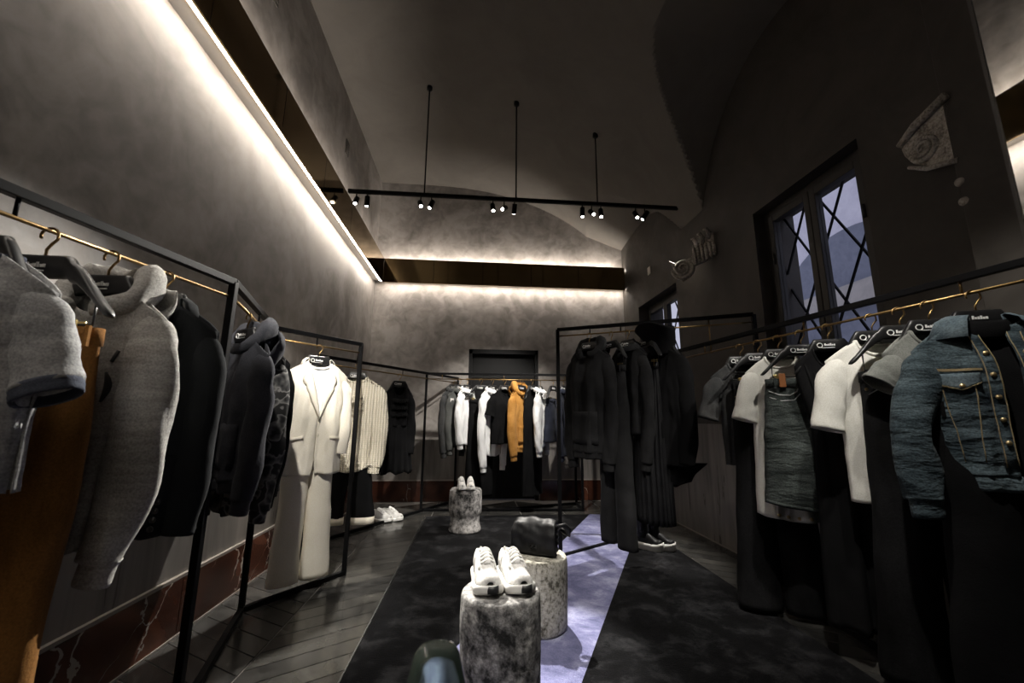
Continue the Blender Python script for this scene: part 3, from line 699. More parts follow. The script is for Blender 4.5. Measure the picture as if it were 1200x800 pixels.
def hoodie(loc, rz, mat, label, desc, L=.80, sl=.80, amp=.10, pouch=True, lean=(0, 0), wid=.080, **kw):
    hanger(loc, rz, desc); t = new('hooded_sweatshirt', loc, rz, label, 'hoodie', GR); T = Torso(L=L, **kw)
    T.sheets().build('body', mat, t, solid=.006); sleeves(t, T, mat, sl, 'long', mat, amp=amp, wid=wid, cuff=.058, lean=lean); hem_band(t, T, mat); hood(t, T, mat, T.seed)
    if pouch: patch(T, -.15, .15, T.z0-L*.62, T.z0-L*.92, .010).build('pouch_pocket', mat, t, solid=.005)
    return t, T
def blazer(loc, rz, mat, label, desc, L=.90, sl=.78, vb=.50, lining=None, btn='button_dark', name='blazer', **kw):
    hanger(loc, rz, desc); t = new(name, loc, rz, label, 'jacket', GR)
    nk = kw.pop('nk', .10)
    g = lambda v: max(0.0, .34*(1-v/vb)) if v < vb else max(0, (v-.86)*.55)
    T = Torso(L=L, nk=nk, fd=.02, g=g, zs=.10, **kw); T.sheets(40, 44).build('body', mat, t, solid=.007)
    sleeves(t, T, mat, sl, 'long', None, amp=.045, wid=.070, cuff=.058, out=.01)
    for s in (-1, 1):
        rows = []
        for j in range(15):
            v = vb*j/14; ga = .34*(1-v/vb); wd = (.30*sm(j/3) if j < 5 else .30*(1-(j-5)/9)**.8)*(1 if j != 5 else .82)
            rows.append([T.P(s*min(.95, ga-.01+wd*i/4), v+.012*i*(1-j/14), 1, .014+.014*sin(pi*i/4)) for i in range(5)])
        MB().grid(rows).build('lapel', mat, t, solid=.006)
        x0 = s*.10; MB().grid([[T.at(x0+s*.13*i/6, T.z0-L*.66-.02*(i/6)+.0-.028*j, .011) for i in range(7)] for j in range(2)]).build('pocket_flap', mat, t, solid=.006)
    shirt_collar(t, T, mat, .05, .07, 1.15, .03)
    buttons(t, T, btn, .012, (T.z0-L*vb*1.0-.03, T.z0-L*vb-.14), .012)
    return t, T
def shirt(loc, rz, mat, label, desc, L=.82, sl=.80, btn='button_cream', name='shirt', **kw):
    hanger(loc, rz, desc); t = new(name, loc, rz, label, 'shirt', GR); T = Torso(L=L, hemc=kw.pop('hemc', -.05), **kw)
    T.sheets().build('body', mat, t, solid=.004); sleeves(t, T, mat, sl, 'long', mat, amp=.11, wid=.068, cuff=.050); shirt_collar(t, T, mat)
    patch(T, -.018, .018, T.z0-.10, T.z0-L*.97, .006, 10).build('placket', mat, t, solid=.003)
    buttons(t, T, btn, 0, [T.z0-.14-k*.11 for k in range(6)], .006)
    return t, T
def leg_rows(s, w, d, L, zt, knee, hemw, split, seed, amp=.04, cx_hem=None, n=34, m=22, dh=None):
    rows = []
    for j in range(n+1):
        v = j/n; z = zt-L*v
        if v < split: a = lerp(w/2, w/2*1.10, v/split); cx = lerp(w/2, w/2*1.06, v/split)
        else:
            q = (v-split)/(1-split); a = lerp(w/2*1.10, knee, sm(q*1.9)) if q < .53 else lerp(knee, hemw, sm((q-.53)/.47)); cx = lerp(w/2*1.06, cx_hem if cx_hem is not None else w/2, sm(q))
        dd = lerp(d*.42, d, sm(v*3.2)) if v < .3 else lerp(d, dh or d*.8, (v-.3)/.7)
        r = []
        for i in range(m):
            an = 2*pi*i/m; k = 1+amp*(nz(cos(an)*1.5+seed, sin(an)*1.5+s, v*5)+.8*sin(24*v+seed+3*nz(cos(an), sin(an), v*4))*.5*sm(v*3))
            x = s*(cx+a*k*cos(an)); x = max(x, .002) if s > 0 and v < split else (min(x, -.002) if v < split else x)
            r.append((x, dd*k*(abs(sin(an))**.85)*(1 if sin(an) > 0 else -1), z))
        rows.append(r)
    return rows
def trousers(loc, rz, mat, label, desc, w=.46, L=1.25, knee=.125, hemw=.125, d=.07, zt=-.34, split=.30, name='trousers', amp=.05, seed=0, stitch=None, with_hanger=True, cuff=None, cx_hem=.14, btn=None, dh=None, clip_x=.13, pockets=True):
    if with_hanger: hanger(loc, rz, desc, True, zt+.0, clip_x)
    t = new(name, loc, rz, label, name.replace('_', ' '), GR)
    for s in (-1, 1):
        rows = leg_rows(s, w/2, d, L, zt, knee, hemw, split, seed+s, amp, cx_hem, dh=dh)
        lg = MB().grid(rows, True).build('leg', mat, t, solid=.005)
        if cuff:
            MB().grid([[(x+(x-s*cx_hem)*.03, y*1.04, z0) for (x, y, _) in rows[-2]] for z0 in (zt-L+.07, zt-L-.002)], True).build('hem_band', cuff, lg, solid=.005)
        if pockets:
            MB().tube([(s*w*.5*q, -d*.44-.006-.035*sm((.06+.10*(1-q))*2.2)-.004, zt-.05-.11*(q-.5)*2*.6) for q in (.55, .7, .85, .97)], .0028, 5).build('pocket_seam', stitch or mat, lg)
    rows = []
    for zz, k in ((zt+.012, 1.0), (zt-.045, 1.015)):
        rows.append([(w*.5*k*cos(2*pi*i/40), (d*.46+.004)*k*(abs(sin(2*pi*i/40))**.6)*(1 if sin(2*pi*i/40) > 0 else -1), zz) for i in range(40)])
    MB().grid(rows, True).build('waistband', mat, t, solid=.008)
    for q in (-.6, -.25, .25, .6): MB().box(w*q*.8-.006, w*q*.8+.006, -d*.46-.014, -d*.46-.004, zt-.052, zt+.014).build('belt_loop', mat, t, smooth=False)
    if btn: disc((0, -d*.5-.008, zt-.016), .010).build('button', btn, t)
    return t

# ------------------------------------------------------------------ clothes on the long wall rack
lerpx = lambda p, q, y: lerp(p[0], q[0], (y-p[1])/(q[1]-p[1]))
onA = lambda y: (lerpx(A0, A, y), y, ZR)
onB = lambda y: (lerpx(A, B_, y), y, ZR)
t, T = tee(onA(1.25), .0, 'heather_tee', 'heather grey ringer t-shirt with navy blue rib trim', 'grey ringer t-shirt', L=.65, rib='navy_rib', sl=.27, seed=1, hw=.245, cw=.235, hem=.225)
trousers(onA(1.40), .02, 'camel', 'camel brown trousers clipped below a black hanger', 'camel brown trousers', w=.42, L=1.42, knee=.085, hemw=.09, d=.062, zt=-.335, seed=3, stitch='camel', btn='button_gold', cx_hem=.105)
t, T = hoodie(onA(1.585), -.02, 'heather', 'heather grey hoodie with black lettering on the chest', 'heather grey hoodie', L=.82, sl=.80, seed=4, hw=.235, cw=.18, hem=.16, depth=.07, pouch=False, lean=(.19, -.02), wid=.092)
mb = MB()
cx0, cz0 = .035, -.50
mb.tube([T.at(cx0+.045*cos(a), cz0+.075*sin(a), .004) for a in [2*pi*i/28 for i in range(28)]], .008, 6, closed=True)
mb.tube([T.at(cx0+.075+.012*sin(q*3), cz0+.05-.10*q, .004) for q in [i/8 for i in range(9)]], [.004+.008*sin(pi*i/8) for i in range(9)], 6)
mb.tube([T.at(cx0+.085+.012*q, cz0+.085+.035*q, .004) for q in (0, .5, 1)], .006, 6)
mb.build('chest_print', 'rubber_black', t, label='black lettering print')
t, T = blazer(onA(1.80), .0, 'dark_suit', 'very dark grey tailored blazer with four cuff buttons', 'very dark tailored blazer', L=.88, sl=.78, seed=5, hw=.24, cw=.235, hem=.245, depth=.09)
zs = T.z0-T.zs
for k in range(4): disc((.185+.002*k, -.137+.002*k, zs-.74+.03*k), .010).build('cuff_button', 'button_dark', t)
hoodie(onB(2.50), -.6, 'charcoal_knit', 'charcoal blue brushed sweatshirt with loose draped collar', 'charcoal blue sweatshirt', L=.78, sl=.76, seed=6, hw=.25, cw=.24, hem=.235)
t, T = shirt(onB(2.74), -.40, 'animal_print', 'black and grey animal print long shirt', 'animal print shirt', L=1.0, sl=.86, seed=7, hw=.26, cw=.25, hem=.25, depth=.09)
t, T = shirt(onB(2.93), -.35, 'black_cloth', 'plain black shirt squeezed behind the animal print shirt', 'plain black shirt behind the animal print one', L=.95, sl=.82, seed=8)
wb = (-1.32, lerp(B_[1], C_[1], (-1.32-B_[0])/(C_[0]-B_[0])), ZR)
t, T = blazer(wb, .70, 'cream', 'ivory white tailored blazer hung over matching trousers', 'ivory blazer and trousers', L=.89, sl=.64, seed=9, hw=.25, cw=.24, hem=.25, depth=.10, btn='button_cream')
trousers(wb, .70, 'cream', 'ivory wide leg trousers hanging under the ivory blazer', '', w=.34, L=1.30, knee=.095, hemw=.105, d=.085, zt=-.52, seed=10, with_hanger=False, cx_hem=.115, pockets=False)
t = new('shirt', wb, .70, 'white undershirt inside the ivory blazer', 'shirt', GR)
T = Torso(L=.85, hw=.22, cw=.24, hem=.24, depth=.075, fd=.05, seed=2); T.sheets(20, 20).build('body', 'white_shirt', t); neckband(t, T, 'white_shirt')
kn = (lerp(C_[0], Q_[0], .72), lerp(C_[1], Q_[1], .72), ZR)
hanger(kn, .12, 'cream cable knit sweater')
t = new('knit_sweater', kn, .12, 'cream openwork knit sweater with rolled yoke and scalloped hem', 'sweater', GR)
T = Torso(L=1.02, hw=.285, cw=.265, hem=.23, depth=.095, fd=.06, nk=.11, seed=11, fold=.008, hemc=-.09); T.sheets(44, 48).build('body', 'cream_knit', t, solid=.008)
sleeves(t, T, 'cream_knit', .86, 'long', 'cream_knit', amp=.05, wid=.09, cuff=.07); neckband(t, T, 'cream_knit', r=.013)
for s in (-1, 1):
    for k in range(7): MB().tube([T.P(s*(.42+.08*k), .03, 1, .005), T.P(s*(.42+.08*k), .0, 1, .012), T.P(s*(.42+.08*k), .03, -1, .005)], .006, 6).build('shoulder_lacing', 'cream_knit', t)
for k in range(3):
    MB().tube([T.at(lerp(-.10, .10, i/8), -.37-.062*k+.012*sin(i*1.6), .012) for i in range(9)], .013, 8).build('cable', 'cream_knit', t)
for x in (-.10, 0.0, .10): MB().tube([T.at(x, lerp(-.34, -.52, i/8), .012) for i in range(9)], .010, 8).build('cable', 'cream_knit', t)
trousers(kn, .12, 'black_cloth', 'black cropped trousers with broad cream hems below the knit sweater', '', w=.40, L=.98, knee=.115, hemw=.125, d=.065, zt=-.72, seed=12, with_hanger=False, cx_hem=.155, cuff='cream', pockets=False)
# black dress on the corner rack
dp = (lerp(D_[0], E2[0], .48), lerp(D_[1], E2[1], .48), ZR)
hanger(dp, .45, 'ruffled black dress')
t = new('dress', dp, .45, 'black ruffled long sleeved dress', 'dress', GR)
T = Torso(L=.55, hw=.185, cw=.17, hem=.155, depth=.08, fd=.14, nk=.08, seed=13); T.sheets(28, 20).build('bodice', 'black_cloth', t, solid=.004)
sleeves(t, T, 'black_cloth', .80, 'long', None, amp=.12, wid=.07, cuff=.075)
rows = []
for j in range(16):
    v = j/15; rows.append([((.155+.06*v)*(1+.05*(1+v)*sin(14*a_))*cos(a_), (.07+.05*v)*(1+.22*(.3+v)*sin(14*a_+.5))*sin(a_), -.68-.62*v-.02*v*sin(7*a_)) for a_ in [2*pi*i/96 for i in range(96)]])
MB().grid(rows, True).build('skirt', 'black_cloth', t, solid=.004)
for k in range(3):
    MB().grid([[T.at(lerp(-.11, .11, i/30), -.33-.09*k-.03*j, .01+.02*j+.01*sin(i*1.7+j)) for i in range(31)] for j in range(3)]).build('ruffle', 'black_cloth', t, solid=.003)

# ------------------------------------------------------------------ clothes in front of the door
onD = lambda x: (x, lerp(6.36, G_[1], (x+.745)/(G_[0]+.745)), ZR)
t, T = shirt(onD(-.34), .95, 'dark_grey', 'charcoal grey jacket with a white swing ticket at the collar', 'charcoal jacket with a ticket', L=.86, sl=.82, seed=14, depth=.058, btn='button_dark', name='jacket')
MB().box(-.20, -.12, -.115, -.112, -.42, -.30).build('swing_ticket', 'tag_paper', t, smooth=False)
shirt(onD(-.24), .85, 'mid_grey', 'mid grey overshirt pressed against the charcoal jacket', 'mid grey overshirt', L=.84, sl=.78, seed=15, depth=.058, name='overshirt', btn='button_dark')
shirt(onD(-.13), 1.05, 'white_shirt', 'crisp white shirt beside the mid grey overshirt', 'white shirt beside the grey overshirt', L=.82, sl=.70, seed=16, depth=.058)
trousers(onD(.08), .35, 'black_cloth', 'straight black trousers clipped between two white shirts', 'straight black trousers', w=.36, L=1.38, knee=.11, hemw=.11, zt=-.32, seed=17, cx_hem=.10)
shirt(onD(.255), .80, 'white_shirt', 'long white shirt hanging between black trousers and black top', 'long white shirt beside the black trousers', L=.98, sl=1.02, seed=18, depth=.058)
t, T = tee(onD(.44), .55, 'black_cloth', 'black lace trimmed top beside the tan jacket', 'black top beside the tan jacket', L=.80, seed=19, name='top', sl=.30)
hoodie(onD(.70), .75, 'tan_suede', 'tan suede hooded zip jacket', 'tan suede hooded jacket', L=.86, sl=.86, seed=20, amp=.07)
hanger(onD(.86), .8, 'long plain black column dress')
t = new('dress', onD(.86), .8, 'long plain black column dress beside the tan jacket', 'dress', GR)
T = Torso(L=1.52, hw=.20, cw=.21, hem=.23, depth=.08, fd=.10, seed=21); T.sheets(24, 40).build('body', 'black_cloth', t); neckband(t, T, 'black_cloth', r=.006)
shirt(onD(.985), 1.15, 'white_shirt', 'white blouse with gathered hem beside the black column dress', 'white gathered blouse', L=.84, sl=.80, seed=22, depth=.058, name='blouse', hemc=0)
trousers(onD(1.18), .9, 'navy', 'dark navy shorts clipped under a hanger', 'dark navy shorts', w=.40, L=.62, knee=.13, hemw=.14, zt=-.30, seed=23, name='shorts', split=.45)
shirt(onD(1.34), 1.0, 'navy', 'dark navy jacket at the end of the door rack', 'dark navy jacket', L=.98, sl=.86, seed=24, depth=.058, name='jacket', btn='button_dark')

# ------------------------------------------------------------------ black clothes on the tall rack
onH = lambda x: (x, lerpx((H_[1], H_[0]), (J_[1], J_[0]), x) if False else lerp(H_[1], J_[1], (x-H_[0])/(J_[0]-H_[0])), ZHR)
t, T = hoodie(onH(1.14), -.95, 'black_fleece', 'washed black hoodie with big hood on the tall rack', 'washed black hoodie', L=1.02, sl=1.0, seed=25, hw=.25, cw=.24, hem=.23, depth=.12)
trousers(onH(1.335), -1.25, 'black_fleece', 'long black flared trousers reaching almost to the blue stripe', 'long black flared trousers', w=.36, L=1.62, knee=.085, hemw=.10, d=.085, zt=-.36, seed=26, cx_hem=.13, amp=.10)
shirt(onH(1.475), -1.15, 'black_fleece', 'black denim jacket beside the flared trousers', 'black denim jacket', L=.86, sl=.98, seed=27, name='jacket', btn='button_dark', hw=.23, cw=.22, hem=.21)
hanger(onH(1.625), -1.35, 'pleated black skirt', True, -.34, .12)
t = new('skirt', onH(1.625), -1.35, 'long pleated black skirt clipped on the tall rack', 'skirt', GR)
rows = []
for j in range(24):
    v = j/23; rows.append([((.15+.05*v)*(1+.05*sm(v*3)*sin(22*a_))*cos(a_), (.05+.08*sm(v*1.5))*(1+.16*sm(v*3)*sin(22*a_+.8))*sin(a_), -.35-1.40*v) for a_ in [2*pi*i/120 for i in range(120)]])
MB().grid(rows, True).build('pleated_body', 'black_satin', t, solid=.004)
MB().grid([[(.153*cos(a_), .055*sin(a_), z) for a_ in [2*pi*i/40 for i in range(40)]] for z in (-.33, -.40)], True).build('waistband', 'black_satin', t, solid=.006)
hanger(onH(1.755), -1.15, 'hooded black cape coat')
t = new('coat', onH(1.755), -1.15, 'black coat with a stiff pointed standing hood and trailing tails', 'coat', GR)
T = Torso(L=1.05, hw=.24, cw=.235, hem=.25, depth=.11, seed=29, fold=.018, z0=-.20); T.sheets().build('body', 'black_cloth', t, solid=.006)
sleeves(t, T, 'black_cloth', .92, 'long', None, amp=.07, wid=.095, cuff=.08)
rows = []
for j in range(14):
    v = j/13; w_ = lerp(.11, .20, v**1.3); d_ = lerp(.08, .14, v)
    rows.append([(w_*cos(a_), d_*sin(a_)-.10*v*v, -.26+.26*v-.03*cos(2*a_)*v) for a_ in [2*pi*i/36 for i in range(36)]])
MB().grid(rows, True).build('hood', 'black_cloth', t, solid=.008)
for s, q in ((-1, .36), (1, .22)):
    MB().grid([[(s*lerp(.02, .30, i/8)*(1-.55*v), -.10+.20*i/8+.02*sin(5*v+i), -1.22-q*v*(1-.4*abs(i/8-.4))) for i in range(9)] for v in [j/8 for j in range(9)]]).build('tail', 'black_cloth', t, solid=.006)

# ------------------------------------------------------------------ clothes on the long window rack
onR = lambda y: (lerp(1.86, K_[0], (4.88-y)/(4.88-K_[1])), y, ZR)
tee(onR(3.10), -.42, 'dark_grey', 'charcoal t-shirt with boxy sleeves beside black jeans', 'charcoal t-shirt', L=.78, sl=.33, seed=31, hw=.235, cw=.18, hem=.17)
trousers(onR(2.92), -.42, 'black_denim', 'faded black straight jeans clipped between charcoal and white tees', 'faded black straight jeans', w=.40, L=1.56, knee=.12, hemw=.135, d=.085, zt=-.31, seed=32, name='jeans', stitch='stitch_tan', btn='button_gold', cx_hem=.145)
t, T = tee(onR(2.74), -.42, 'white_tee', 'off white long t-shirt with snap hem showing under the denim skirt', 'off white long t-shirt with snap hem', L=1.09, sl=.34, seed=33, hw=.225, cw=.20, hem=.23, hemc=-.03)
for k in range(4):
    p = T.P(-.55+.25*k, .975, 1, .008); disc(p, .011).build('snap', 'button_gold', t)
# denim skirt
ds = onR(2.56)
hanger(ds, -.42, 'grey denim skirt', True, -.325, .16)
t = new('skirt', ds, -.42, 'washed grey denim skirt with brown leather patch', 'skirt', GR)
class Tube:                         # A-line front surface helper
    z0, L = -.325, .79
    def at(s, x, z, off=.004):
        v = (s.z0-z)/s.L; w_ = lerp(.235, .305, v); u = max(-1, min(1, x/w_)); return (x, -(lerp(.04, .085, sm(v*2))+.010*sin(9*u+2*v)*v)*max(0, 1-abs(u)**2.6)**.6-off, z)
K = Tube(); mb = MB()
for sd in (1, -1):
    mb.grid([[(lambda p: (p[0]+.012*nz(i*.3, j*.25, 3), sd*(p[1]+.010*nz(i*.35, j*.5, sd)), p[2]-(.03*(1-(i/15-1)**2) if j == 30 else .03*(1-(i/15-1)**2)*j/30)))(K.at(lerp(-1, 1, i/30)*lerp(.235, .305, j/30), K.z0-K.L*j/30, 0)) for i in range(31)] for j in range(31)])
mb.build('body', 'grey_denim', t, solid=.008)
MB().grid([[K.at(lerp(-.237, .237, i/20), z, .006) for i in range(21)] for z in (-.318, -.375)]).build('waistband', 'grey_denim', t, solid=.008)
for s in (-1, 1):
    MB().tube([K.at(s*x, z, .008) for x, z in ((.225, -.40), (.17, -.425), (.11, -.43), (.07, -.405), (.06, -.38))], .004, 6).build('pocket_seam', 'stitch_pale', t)
    MB().tube([K.at(s*x, z, .008) for x, z in ((.225, -.44), (.16, -.465), (.09, -.46), (.045, -.41), (.04, -.38))], .003, 6).build('pocket_seam', 'stitch_pale', t)
MB().tube([(p[0], p[1]-.004, p[2]-.03*(1-(i/12-1)**2)+.014) for i in range(25) for p in [K.at(lerp(-.30, .30, i/24), K.z0-K.L, .004)]], .010, 8).build('rolled_hem', 'grey_denim', t)
MB().tube([K.at(0, lerp(-.38, -.62, i/8), .006) for i in range(9)], .003, 5).build('fly_seam', 'stitch_pale', t)
MB().box(-.165, -.128, -.062, -.05, -.375, -.285).build('leather_patch', 'leather_brown', t, smooth=False, bevel=.002, label='brown leather patch')
for q in (-.19, -.06, .06, .19): MB().box(q-.008, q+.008, -.062, -.05, -.385, -.315).build('belt_loop', 'grey_denim', t, smooth=False, bevel=.002)
# black draped dress
bd = onR(2.37)
hanger(bd, -.42, 'black draped dress')
t = new('dress', bd, -.42, 'long black draped dress with folded shoulder beside the denim skirt', 'dress', GR)
T = Torso(L=1.58, hw=.20, cw=.15, hem=.19, depth=.09, fd=.14, nk=.10, seed=35, fold=.020); T.sheets().build('body', 'black_cloth', t, solid=.004); neckband(t, T, 'black_cloth', r=.007)
for k in range(5):
    MB().tube([T.at(lerp(-.15+.04*k, .02+.03*k, i/10), lerp(-.30-.02*k, -.95, i/10), .006) for i in range(11)], [.004+.012*sin(pi*i/10) for i in range(11)], 8).build('drape_fold', 'black_cloth', t)
# white tee with letter
t, T = tee(onR(2.11), -.42, 'white_tee', 'off white boxy t-shirt with a black letter on the chest', 'off white t-shirt with a black letter', L=.87, sl=.39, seed=36, hw=.245, cw=.205, hem=.20)
fc = bpy.data.curves.new('letter', 'FONT'); fc.body = 'B'; fc.size = .075*S; fc.extrude = .0015*S; fc.offset = .0012*S
fo = bpy.data.objects.new('letter_tmp', fc); C.objects.link(fo); dg = bpy.context.evaluated_depsgraph_get(); lm = bpy.data.meshes.new_from_object(fo.evaluated_get(dg)); bpy.data.objects.remove(fo)
lo = bpy.data.objects.new('chest_print', lm); C.objects.link(lo); lo.parent = t; lo.rotation_euler = (R(90), 0, 0); pp = T.at(-.055, -.50, .012); lo.location = Vector((pp[0]-.02, pp[1]-.002, pp[2]-.02))*S; lm.materials.clear(); lm.materials.append(M['rubber_black']); lo['label'] = 'black letter B'
t = trousers(onR(1.97), -.42, 'black_denim', 'washed black wide jeans with tan stud rivets between white and grey tees', 'washed black wide jeans', w=.42, L=1.46, knee=.125, hemw=.145, d=.09, zt=-.345, seed=37, name='jeans', stitch='stitch_pale', btn='button_gold', cx_hem=.155)
for p in ((-.20, -.375), (-.215, -.43)): disc((p[0], -.062, p[1]), .008).build('rivet', 'button_gold', t)
tee(onR(1.84), -.42, 'grey_tee', 'sage grey t-shirt with short wide sleeves beside the denim jacket', 'sage grey t-shirt', L=.60, sl=.16, seed=38, hw=.215, cw=.17, hem=.165)
# denim jacket over black turtleneck, black trousers below
dj = onR(1.66)
hanger(dj, -.42, 'faded blue denim jacket')
t = new('turtleneck', dj, -.42, 'black roll neck top inside the denim jacket', 'sweater', GR)
T = Torso(L=.70, hw=.25, cw=.25, hem=.25, depth=.075, fd=.03, nk=.09, seed=39, z0=-.165); T.sheets(24, 24).build('body', 'black_cloth', t)
rows = []
for j in range(7):
    v = j/6; rows.append([((.092+.012*sin(pi*v))*cos(a_), (.062+.012*sin(pi*v))*sin(a_), -.205+.075*v+.03*sin(a_)*(1-.3*v)) for a_ in [2*pi*i/32 for i in range(32)]])
MB().grid(rows, True).build('roll_neck', 'black_cloth', t, solid=.01)
t = new('denim_jacket', dj, -.42, 'faded blue denim jacket hanging open over a black roll neck', 'jacket', GR)
g = lambda v: .20-.12*v if v < .6 else .128
T = Torso(L=.67, hw=.262, cw=.225, hem=.22, depth=.115, fd=.03, nk=.105, seed=40, fold=.012, g=g, zs=.12); T.sheets(44, 46).build('body', 'blue_denim', t, solid=.010)
sleeves(t, T, 'blue_denim', .66, 'long', 'blue_denim', amp=.09, wid=.078, cuff=.064, cuffh=.075, out=.14, b=.05, lean=(-.11, 0))
shirt_collar(t, T, 'denim_light', .055, .12, .62, .075)
for s in (-1, 1):
    gx = lambda z: T.cw*g((T.z0-z)/T.L)
    zs_ = [T.z0-.05-.58*i/14 for i in range(15)]
    MB().grid([[T.at(s*(gx(z)+d_), z, .012) for d_ in (0, .02, .045)] for z in zs_]).build('front_placket', 'blue_denim', t, solid=.006)
    for d_ in (.004, .042): MB().tube([T.at(s*(gx(z)+d_), z, .018) for z in zs_], .0022, 5).build('seam', 'stitch_tan', t)
    for k in range(5): disc(T.at(s*(gx(-.30-.095*k)+.022), -.30-.095*k, .020), .010).build('button', 'button_gold', t)
    MB().grid([[T.at(s*lerp(.085, .235, i/8), z, .010) for i in range(9)] for z in (-.375, -.365)]).build('yoke_seam', 'stitch_tan', t)
    MB().grid([[T.at(s*lerp(.10, .22, i/8), lerp(-.385, -.43-.03*(1-abs(i/4-1)), j/4), .016) for i in range(9)] for j in range(5)]).build('pocket_flap', 'denim_light', t, solid=.006)
    MB().tube([T.at(s*lerp(.10, .22, i/8), -.428-.03*(1-abs(i/4-1)), .021) for i in range(9)], .0022, 5).build('seam', 'stitch_tan', t)
    disc(T.at(s*.16, -.44, .024), .009).build('button', 'button_gold', t)
    for x0, x1 in ((.115, .135), (.205, .175)): MB().tube([T.at(s*lerp(x0, x1, i/8), lerp(-.40, -.76, i/8), .009) for i in range(9)], .0022, 5).build('seam', 'stitch_tan', t)
    MB().tube([T.at(s*lerp(.275, .265, i/6), lerp(-.285, -.40, i/6), .006) for i in range(7)], .0025, 5).build('seam', 'stitch_tan', t)
hem_band(t, T, 'blue_denim', .06, 1.0)
t = trousers(dj, -.42, 'black_cloth', 'plain black trousers with a paper tag below the denim jacket', '', w=.44, L=1.25, knee=.14, hemw=.15, d=.09, zt=-.52, seed=41, with_hanger=False, cx_hem=.15, pockets=False)
MB().prism([(.03, -.97), (.08, -.97), (.08, -.90), (.055, -.88), (.03, -.90)], 'y', -.112, -.108).build('swing_tag', 'tag_paper', t, smooth=False)

# ------------------------------------------------------------------ shoes
def shoe(root_name, loc, rz, label, group, L=.36, W=.062, H=.135, sole=.035, chunky=1.0, upper='leather_white', solem='rubber_white', laces=True, flare=.012, toe_black=False, open_=True, cat='shoe', back=True):
    t = tag(empty(root_name, loc, rz), label, cat, group)            # toe points to local -y
    n = 30
    def wid(v):                                                     # v 0 heel .. 1 toe
        w_ = lerp(.72, .80, sm(v/.35)) if v < .35 else (lerp(.80, 1.0, sm((v-.35)/.35)) if v < .7 else 1.0)
        e = 1.0
        if v > .8: e = sqrt(max(0, 1-((v-.8)/.2)**2))
        if v < .12: e = sqrt(max(0, 1-((.12-v)/.12)**2))
        return W*w_*max(e, .12)
    ypos = lambda v: L*(.5-v)
    # sole
    rows = []
    for zz, k in ((0, .96), (sole*.25, 1.04), (sole*.7, 1.06), (sole, 1.0)):
        ring = []
        for i in range(n+1): v = i/n; ring.append((wid(v)*k+flare*chunky, ypos(v)*(1+.03*chunky), zz+.018*sm((v-.75)/.25)+.008*sin(v*26)*(chunky-1)*.5))
        for i in range(n, -1, -1): v = i/n; ring.append((-wid(v)*k-flare*chunky, ypos(v)*(1+.03*chunky), zz+.018*sm((v-.75)/.25)+.008*sin(v*26)*(chunky-1)*.5))
        rows.append(ring)
    so = MB().grid(rows, True, True).build('sole', solem, t)
    if toe_black: MB().grid([[(lerp(-.42, .42, i/8)*W+.010, ypos(1.03)-.002+.012*abs(i/4-1)**2+.004*(z_ > .04), z_) for i in range(9)] for z_ in (.022, .036, sole+.016)]).build('toe_bumper', 'rubber_black', so, solid=.008)
    # upper
    def h(v):
        if v < .10: return lerp(.80, 1.0, v/.10)*H
        if v < .42: return H*lerp(1.0, .98, (v-.1)/.32)
        return H*lerp(.98, .40, sm((v-.42)/.50))*(sqrt(max(.0, 1-((v-.88)/.12)**2))*.92+.08 if v > .88 else 1)
    def up(v, ph):
        w_ = wid(v)*.98; sn, cs = sin(ph), cos(ph)
        z = h(v)*sn**.62 if sn > 0 else 0
        if open_ and v < .40: z -= .65*h(v)*math.exp(-((ph-pi/2)/.42)**2)*sm(v/.07)*sm((.42-v)/.08)
        x = w_*(abs(cs)**.8)*(1 if cs > 0 else -1)*(1-.22*sn)
        return (x*(1+.03*nz(v*6, ph*2, L)), ypos(v), sole*.85+.016*sm((v-.75)/.25)+z)
    MB().grid([[up(j/28*.985+.005, pi*i/22) for i in range(23)] for j in range(29)]).build('upper', upper, t, solid=.004)
    for s in (-1, 1):
        MB().grid([[(lambda p: (p[0]*1.05, p[1], p[2]))(up(lerp(.02, .30, i/8), (pi/2-s*pi/2)+s*lerp(.12, .55, j/4))) for i in range(9)] for j in range(5)]).build('heel_panel', upper, t, solid=.004)
        MB().tube([(lambda p: (p[0]*1.05, p[1], p[2]+.003))(up(lerp(.32, .72, i/8), (pi/2-s*pi/2)+s*lerp(.95, .8, i/8))) for i in range(9)], .006, 6).build('eyestay', upper, t)
    MB().grid([[(lambda p: (p[0]*.9, p[1], p[2]+.006+.03*sm((.40-v)/.08)))(up(v, pi/2+lerp(-.30, .30, i/6))) for i in range(7)] for v in [lerp(.40, .70, j/8) for j in range(9)]]).build('tongue', upper, t, solid=.006)
    if laces:
        for k in range(5):
            v = .44+.055*k
            MB().tube([(lambda p: (p[0]*1.02, p[1]+.006*sin(i*.8), p[2]+.009))(up(v+.012*(i/6-.5), pi/2+lerp(-.62, .62, i/6))) for i in range(7)], .0055, 6).build('lace', 'lace_white', t)
        for s in (-1, 1): MB().tube([(lambda p: (p[0], p[1], p[2]+.012))(up(.43+.02*sin(3*q), pi/2+s*.55*q)) for q in [i/8 for i in range(9)]], .004, 6).build('lace', 'lace_white', t)
    return t
SG = 'white trainers on the near pedestal'
for x, rz, d in ((.066, .12, 'left'), (.202, .20, 'right')):
    shoe('running_shoe', (x, 2.145, .5292), rz, 'chunky white running shoe with black toe, '+('on the side away from the bag' if d == 'left' else 'on the side next to the black bag'), SG, L=.33, W=.058, H=.118, sole=.036, chunky=1.0, upper='mesh_white', toe_black=True, flare=.010)
